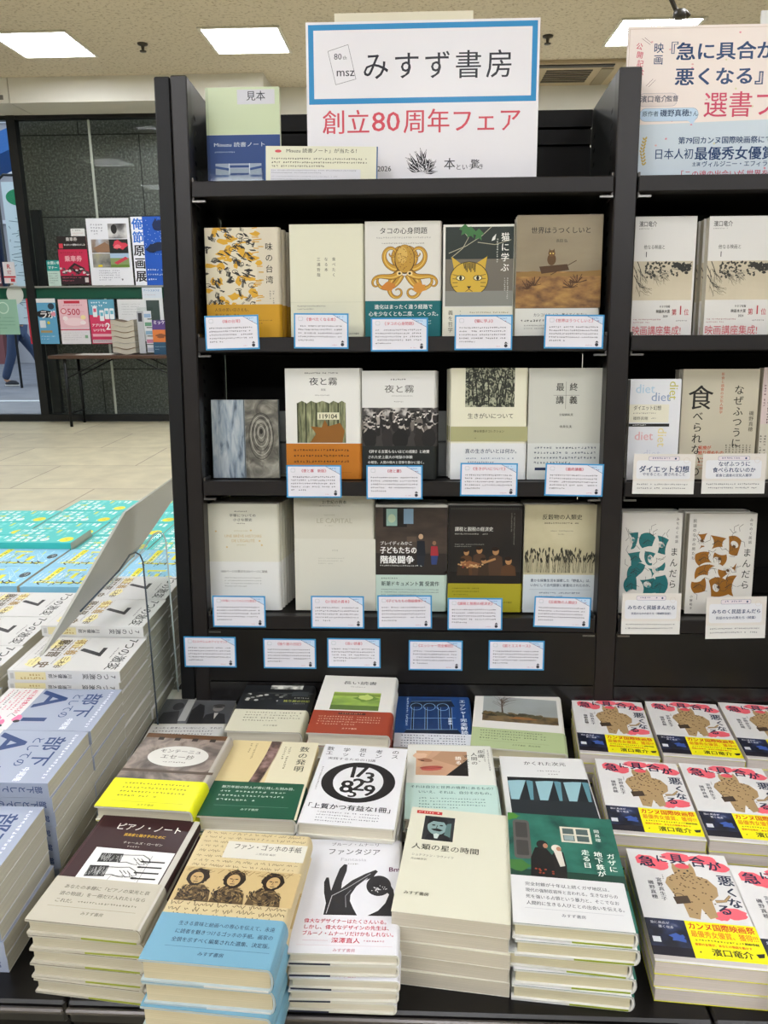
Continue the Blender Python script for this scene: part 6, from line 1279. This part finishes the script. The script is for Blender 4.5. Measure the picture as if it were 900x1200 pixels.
for i, cc in enumerate(('#9aa0b0', '#b0748a', '#7a9ab0', '#5c8a70', '#8aa4c4')):
    z0 = .02+i*hh*.18; mb = MB(); mb.box(ww*.5, ww*.96, .06-.008*i+.02, .068-.008*i+.02, z0, z0+hh*.16, '#c9ccd0'); mb.box(ww*.52, ww*.94, .0595-.008*i+.02, .06-.008*i+.02, z0+.01, z0+hh*.1, cc); mb.build('flyer', t).matrix_basis = Matrix()
mb = MB(); mb.box(ww*.06, ww*.46, .05, .056, .01, hh*.92, '#a9acb0'); mb.box(ww*.14, ww*.38, .0485, .05, hh*.7, hh*.88, '#33343a'); mb.build('tall_flyer', t).matrix_basis = Matrix()
a = onY(180.5, 411, TY+.14); b = onY(196, 375, TY+.14)
c = C((b.x-a.x)*1000, (b.z-TZ)*1000, '#2c5068'); w, h = c.w, c.h; c.r(0, 0, w, h*.36, '#55407a'); c.r(0, h*.28, w, h*.36, '#c9743c'); c.blob(w*.5, h*.46, w*.3, h*.06, '#7a4a30', .3); c.t('ミッケ', w*.08, 2, w*.26, '#e0dce6', b=.03); c.r(0, h*.64, w, h*.36, '#284c66'); c.g(w*.1, h*.76, w*.7, 2, 14, h*.08, '#a9c0d0')
mb = MB(); mb.box(0, w/1000, 0, .02, 0, h/1000, c.bg); c.into(mb, lambda x, y, k: (x/1000, -k*10-.0003, h/1000-y/1000)); o = mb.build('leaflet_stack'); o.matrix_world = Matrix.Translation((a.x, TY+.14, TZ)); tag(o, 'purple and orange leaflets standing at the right end of the table', 'leaflet')
a = onY(88, 413, TY+.05); b = onY(130, 413, TY+.05)
o = MB().bbox(0, b.x-a.x, .0, .22, 0, .006, mat('#c9c9c4', .5), .002).build('paper_sheets'); o.matrix_world = Matrix.Translation((a.x, TY+.05, TZ)); tag(o, 'white papers lying flat at the left end of the folding table', 'paper')

# ================================================================== the passer-by in the street
q = onZ(19, 452, -.02)
per = thing('person', 'person in dark jacket and blue trousers walking past outside the glass door', 'person', Matrix.Translation((q.x, q.y, -.02)))
def skin(name, pts, edges, rad, m, parent, sub=2):
    me = bpy.data.meshes.new(name); me.from_pydata([Vector(p) for p in pts], edges, []); o = bpy.data.objects.new(name, me); COL.objects.link(o); o.parent = parent; o.matrix_basis = Matrix()
    s = o.modifiers.new('skin', 'SKIN'); s.use_smooth_shade = True
    for i, r in enumerate(rad): me.skin_vertices[0].data[i].radius = r if isinstance(r, tuple) else (r, r)
    me.skin_vertices[0].data[0].use_root = True
    o.modifiers.new('sub', 'SUBSURF').levels = sub; o.modifiers['sub'].render_levels = sub
    me.materials.append(m); return o
J = {'pel': (.12, 0, .95), 'sp': (.13, 0, 1.15), 'ch': (.15, 0, 1.36), 'nk': (.16, 0, 1.5), 'hd': (.18, 0, 1.62), 'ht': (.18, 0, 1.72), 'hl': (.1, .09, .9), 'hr': (.12, -.09, .9), 'kl': (.36, .1, .52), 'kr': (.04, -.1, .5), 'al': (.5, .1, .1), 'ar': (-.12, -.1, .1), 'tl': (.66, .1, .08), 'tr': (.05, -.1, .04),
     'sl': (.15, .19, 1.42), 'sr': (.15, -.19, 1.42), 'el': (.02, .24, 1.16), 'er': (.26, -.24, 1.16), 'wl': (.1, .22, .93), 'wr': (.44, -.2, 1.0)}
ks = list(J); ix = {k: i for i, k in enumerate(ks)}
E_ = [(ix[a], ix[b]) for a, b in (('pel', 'sp'), ('sp', 'ch'), ('ch', 'nk'), ('nk', 'hd'), ('hd', 'ht'), ('pel', 'hl'), ('pel', 'hr'), ('hl', 'kl'), ('hr', 'kr'), ('kl', 'al'), ('kr', 'ar'), ('al', 'tl'), ('ar', 'tr'), ('ch', 'sl'), ('ch', 'sr'), ('sl', 'el'), ('sr', 'er'), ('el', 'wl'), ('er', 'wr'))]
RA = {'pel': (.12, .15), 'sp': (.1, .13), 'ch': (.11, .15), 'nk': .05, 'hd': .085, 'ht': .075, 'hl': .085, 'hr': .085, 'kl': .055, 'kr': .055, 'al': .035, 'ar': .035, 'tl': .03, 'tr': .03, 'sl': .055, 'sr': .055, 'el': .04, 'er': .04, 'wl': .028, 'wr': .028}
SK = mat('#b98e74', .6)
skin('body', [J[k] for k in ks], E_, [RA[k] for k in ks], SK, per)
JK = mat('#2a3244', .8); TR = mat('#3a4c6c', .85)
j2 = ['pel', 'sp', 'ch', 'sl', 'sr', 'el', 'er', 'wl', 'wr']; i2 = {k: i for i, k in enumerate(j2)}
skin('jacket', [J[k] if k not in ('wl', 'wr') else tuple(.25*a+.75*b for a, b in zip(J['el' if k == 'wl' else 'er'], J[k])) for k in j2], [(i2[a], i2[b]) for a, b in (('pel', 'sp'), ('sp', 'ch'), ('ch', 'sl'), ('ch', 'sr'), ('sl', 'el'), ('sr', 'er'), ('el', 'wl'), ('er', 'wr'))], [(.15, .19), (.14, .17), (.14, .18), .075, .075, .058, .058, .048, .048], JK, per)
j3 = ['pel', 'hl', 'hr', 'kl', 'kr', 'al', 'ar']; i3 = {k: i for i, k in enumerate(j3)}
skin('trousers', [J[k] for k in j3], [(i3[a], i3[b]) for a, b in (('pel', 'hl'), ('pel', 'hr'), ('hl', 'kl'), ('hr', 'kr'), ('kl', 'al'), ('kr', 'ar'))], [(.135, .165), .105, .105, .08, .08, .065, .065], TR, per)
for nm, (a, b, c) in (('shoe', J['tl']), ('shoe', J['tr'])):
    mb = MB(); mb.lathe([(.03, 0), (.055, .005), (.055, .03)], mat('#d0d0cc', .6), 16); mb.lathe([(.054, .0302), (.05, .06), (.034, .09), (.01, .098)], mat('#2c3038', .7), 16)
    o = mb.build('shoe', per); o.matrix_basis = Matrix.Translation((a-.06, b, c-.045 if c > .06 else 0)) @ Matrix.Diagonal((2.2, .95, 1, 1))
mb = MB(); mb.lathe([(.098, -.02), (.102, .03), (.09, .08), (.05, .11), (.01, .116)], mat('#b59a62', .8), 20); o = mb.build('cap', per); o.matrix_basis = Matrix.Translation((.18, 0, 1.67))
mb = MB(); mb.lathe([(.02, -.02), (.028, -.005), (.012, .012)], SK, 10); o = mb.build('nose', per); o.matrix_basis = Matrix.Translation((.272, 0, 1.62)) @ Matrix.Rotation(R(90), 4, 'Y')
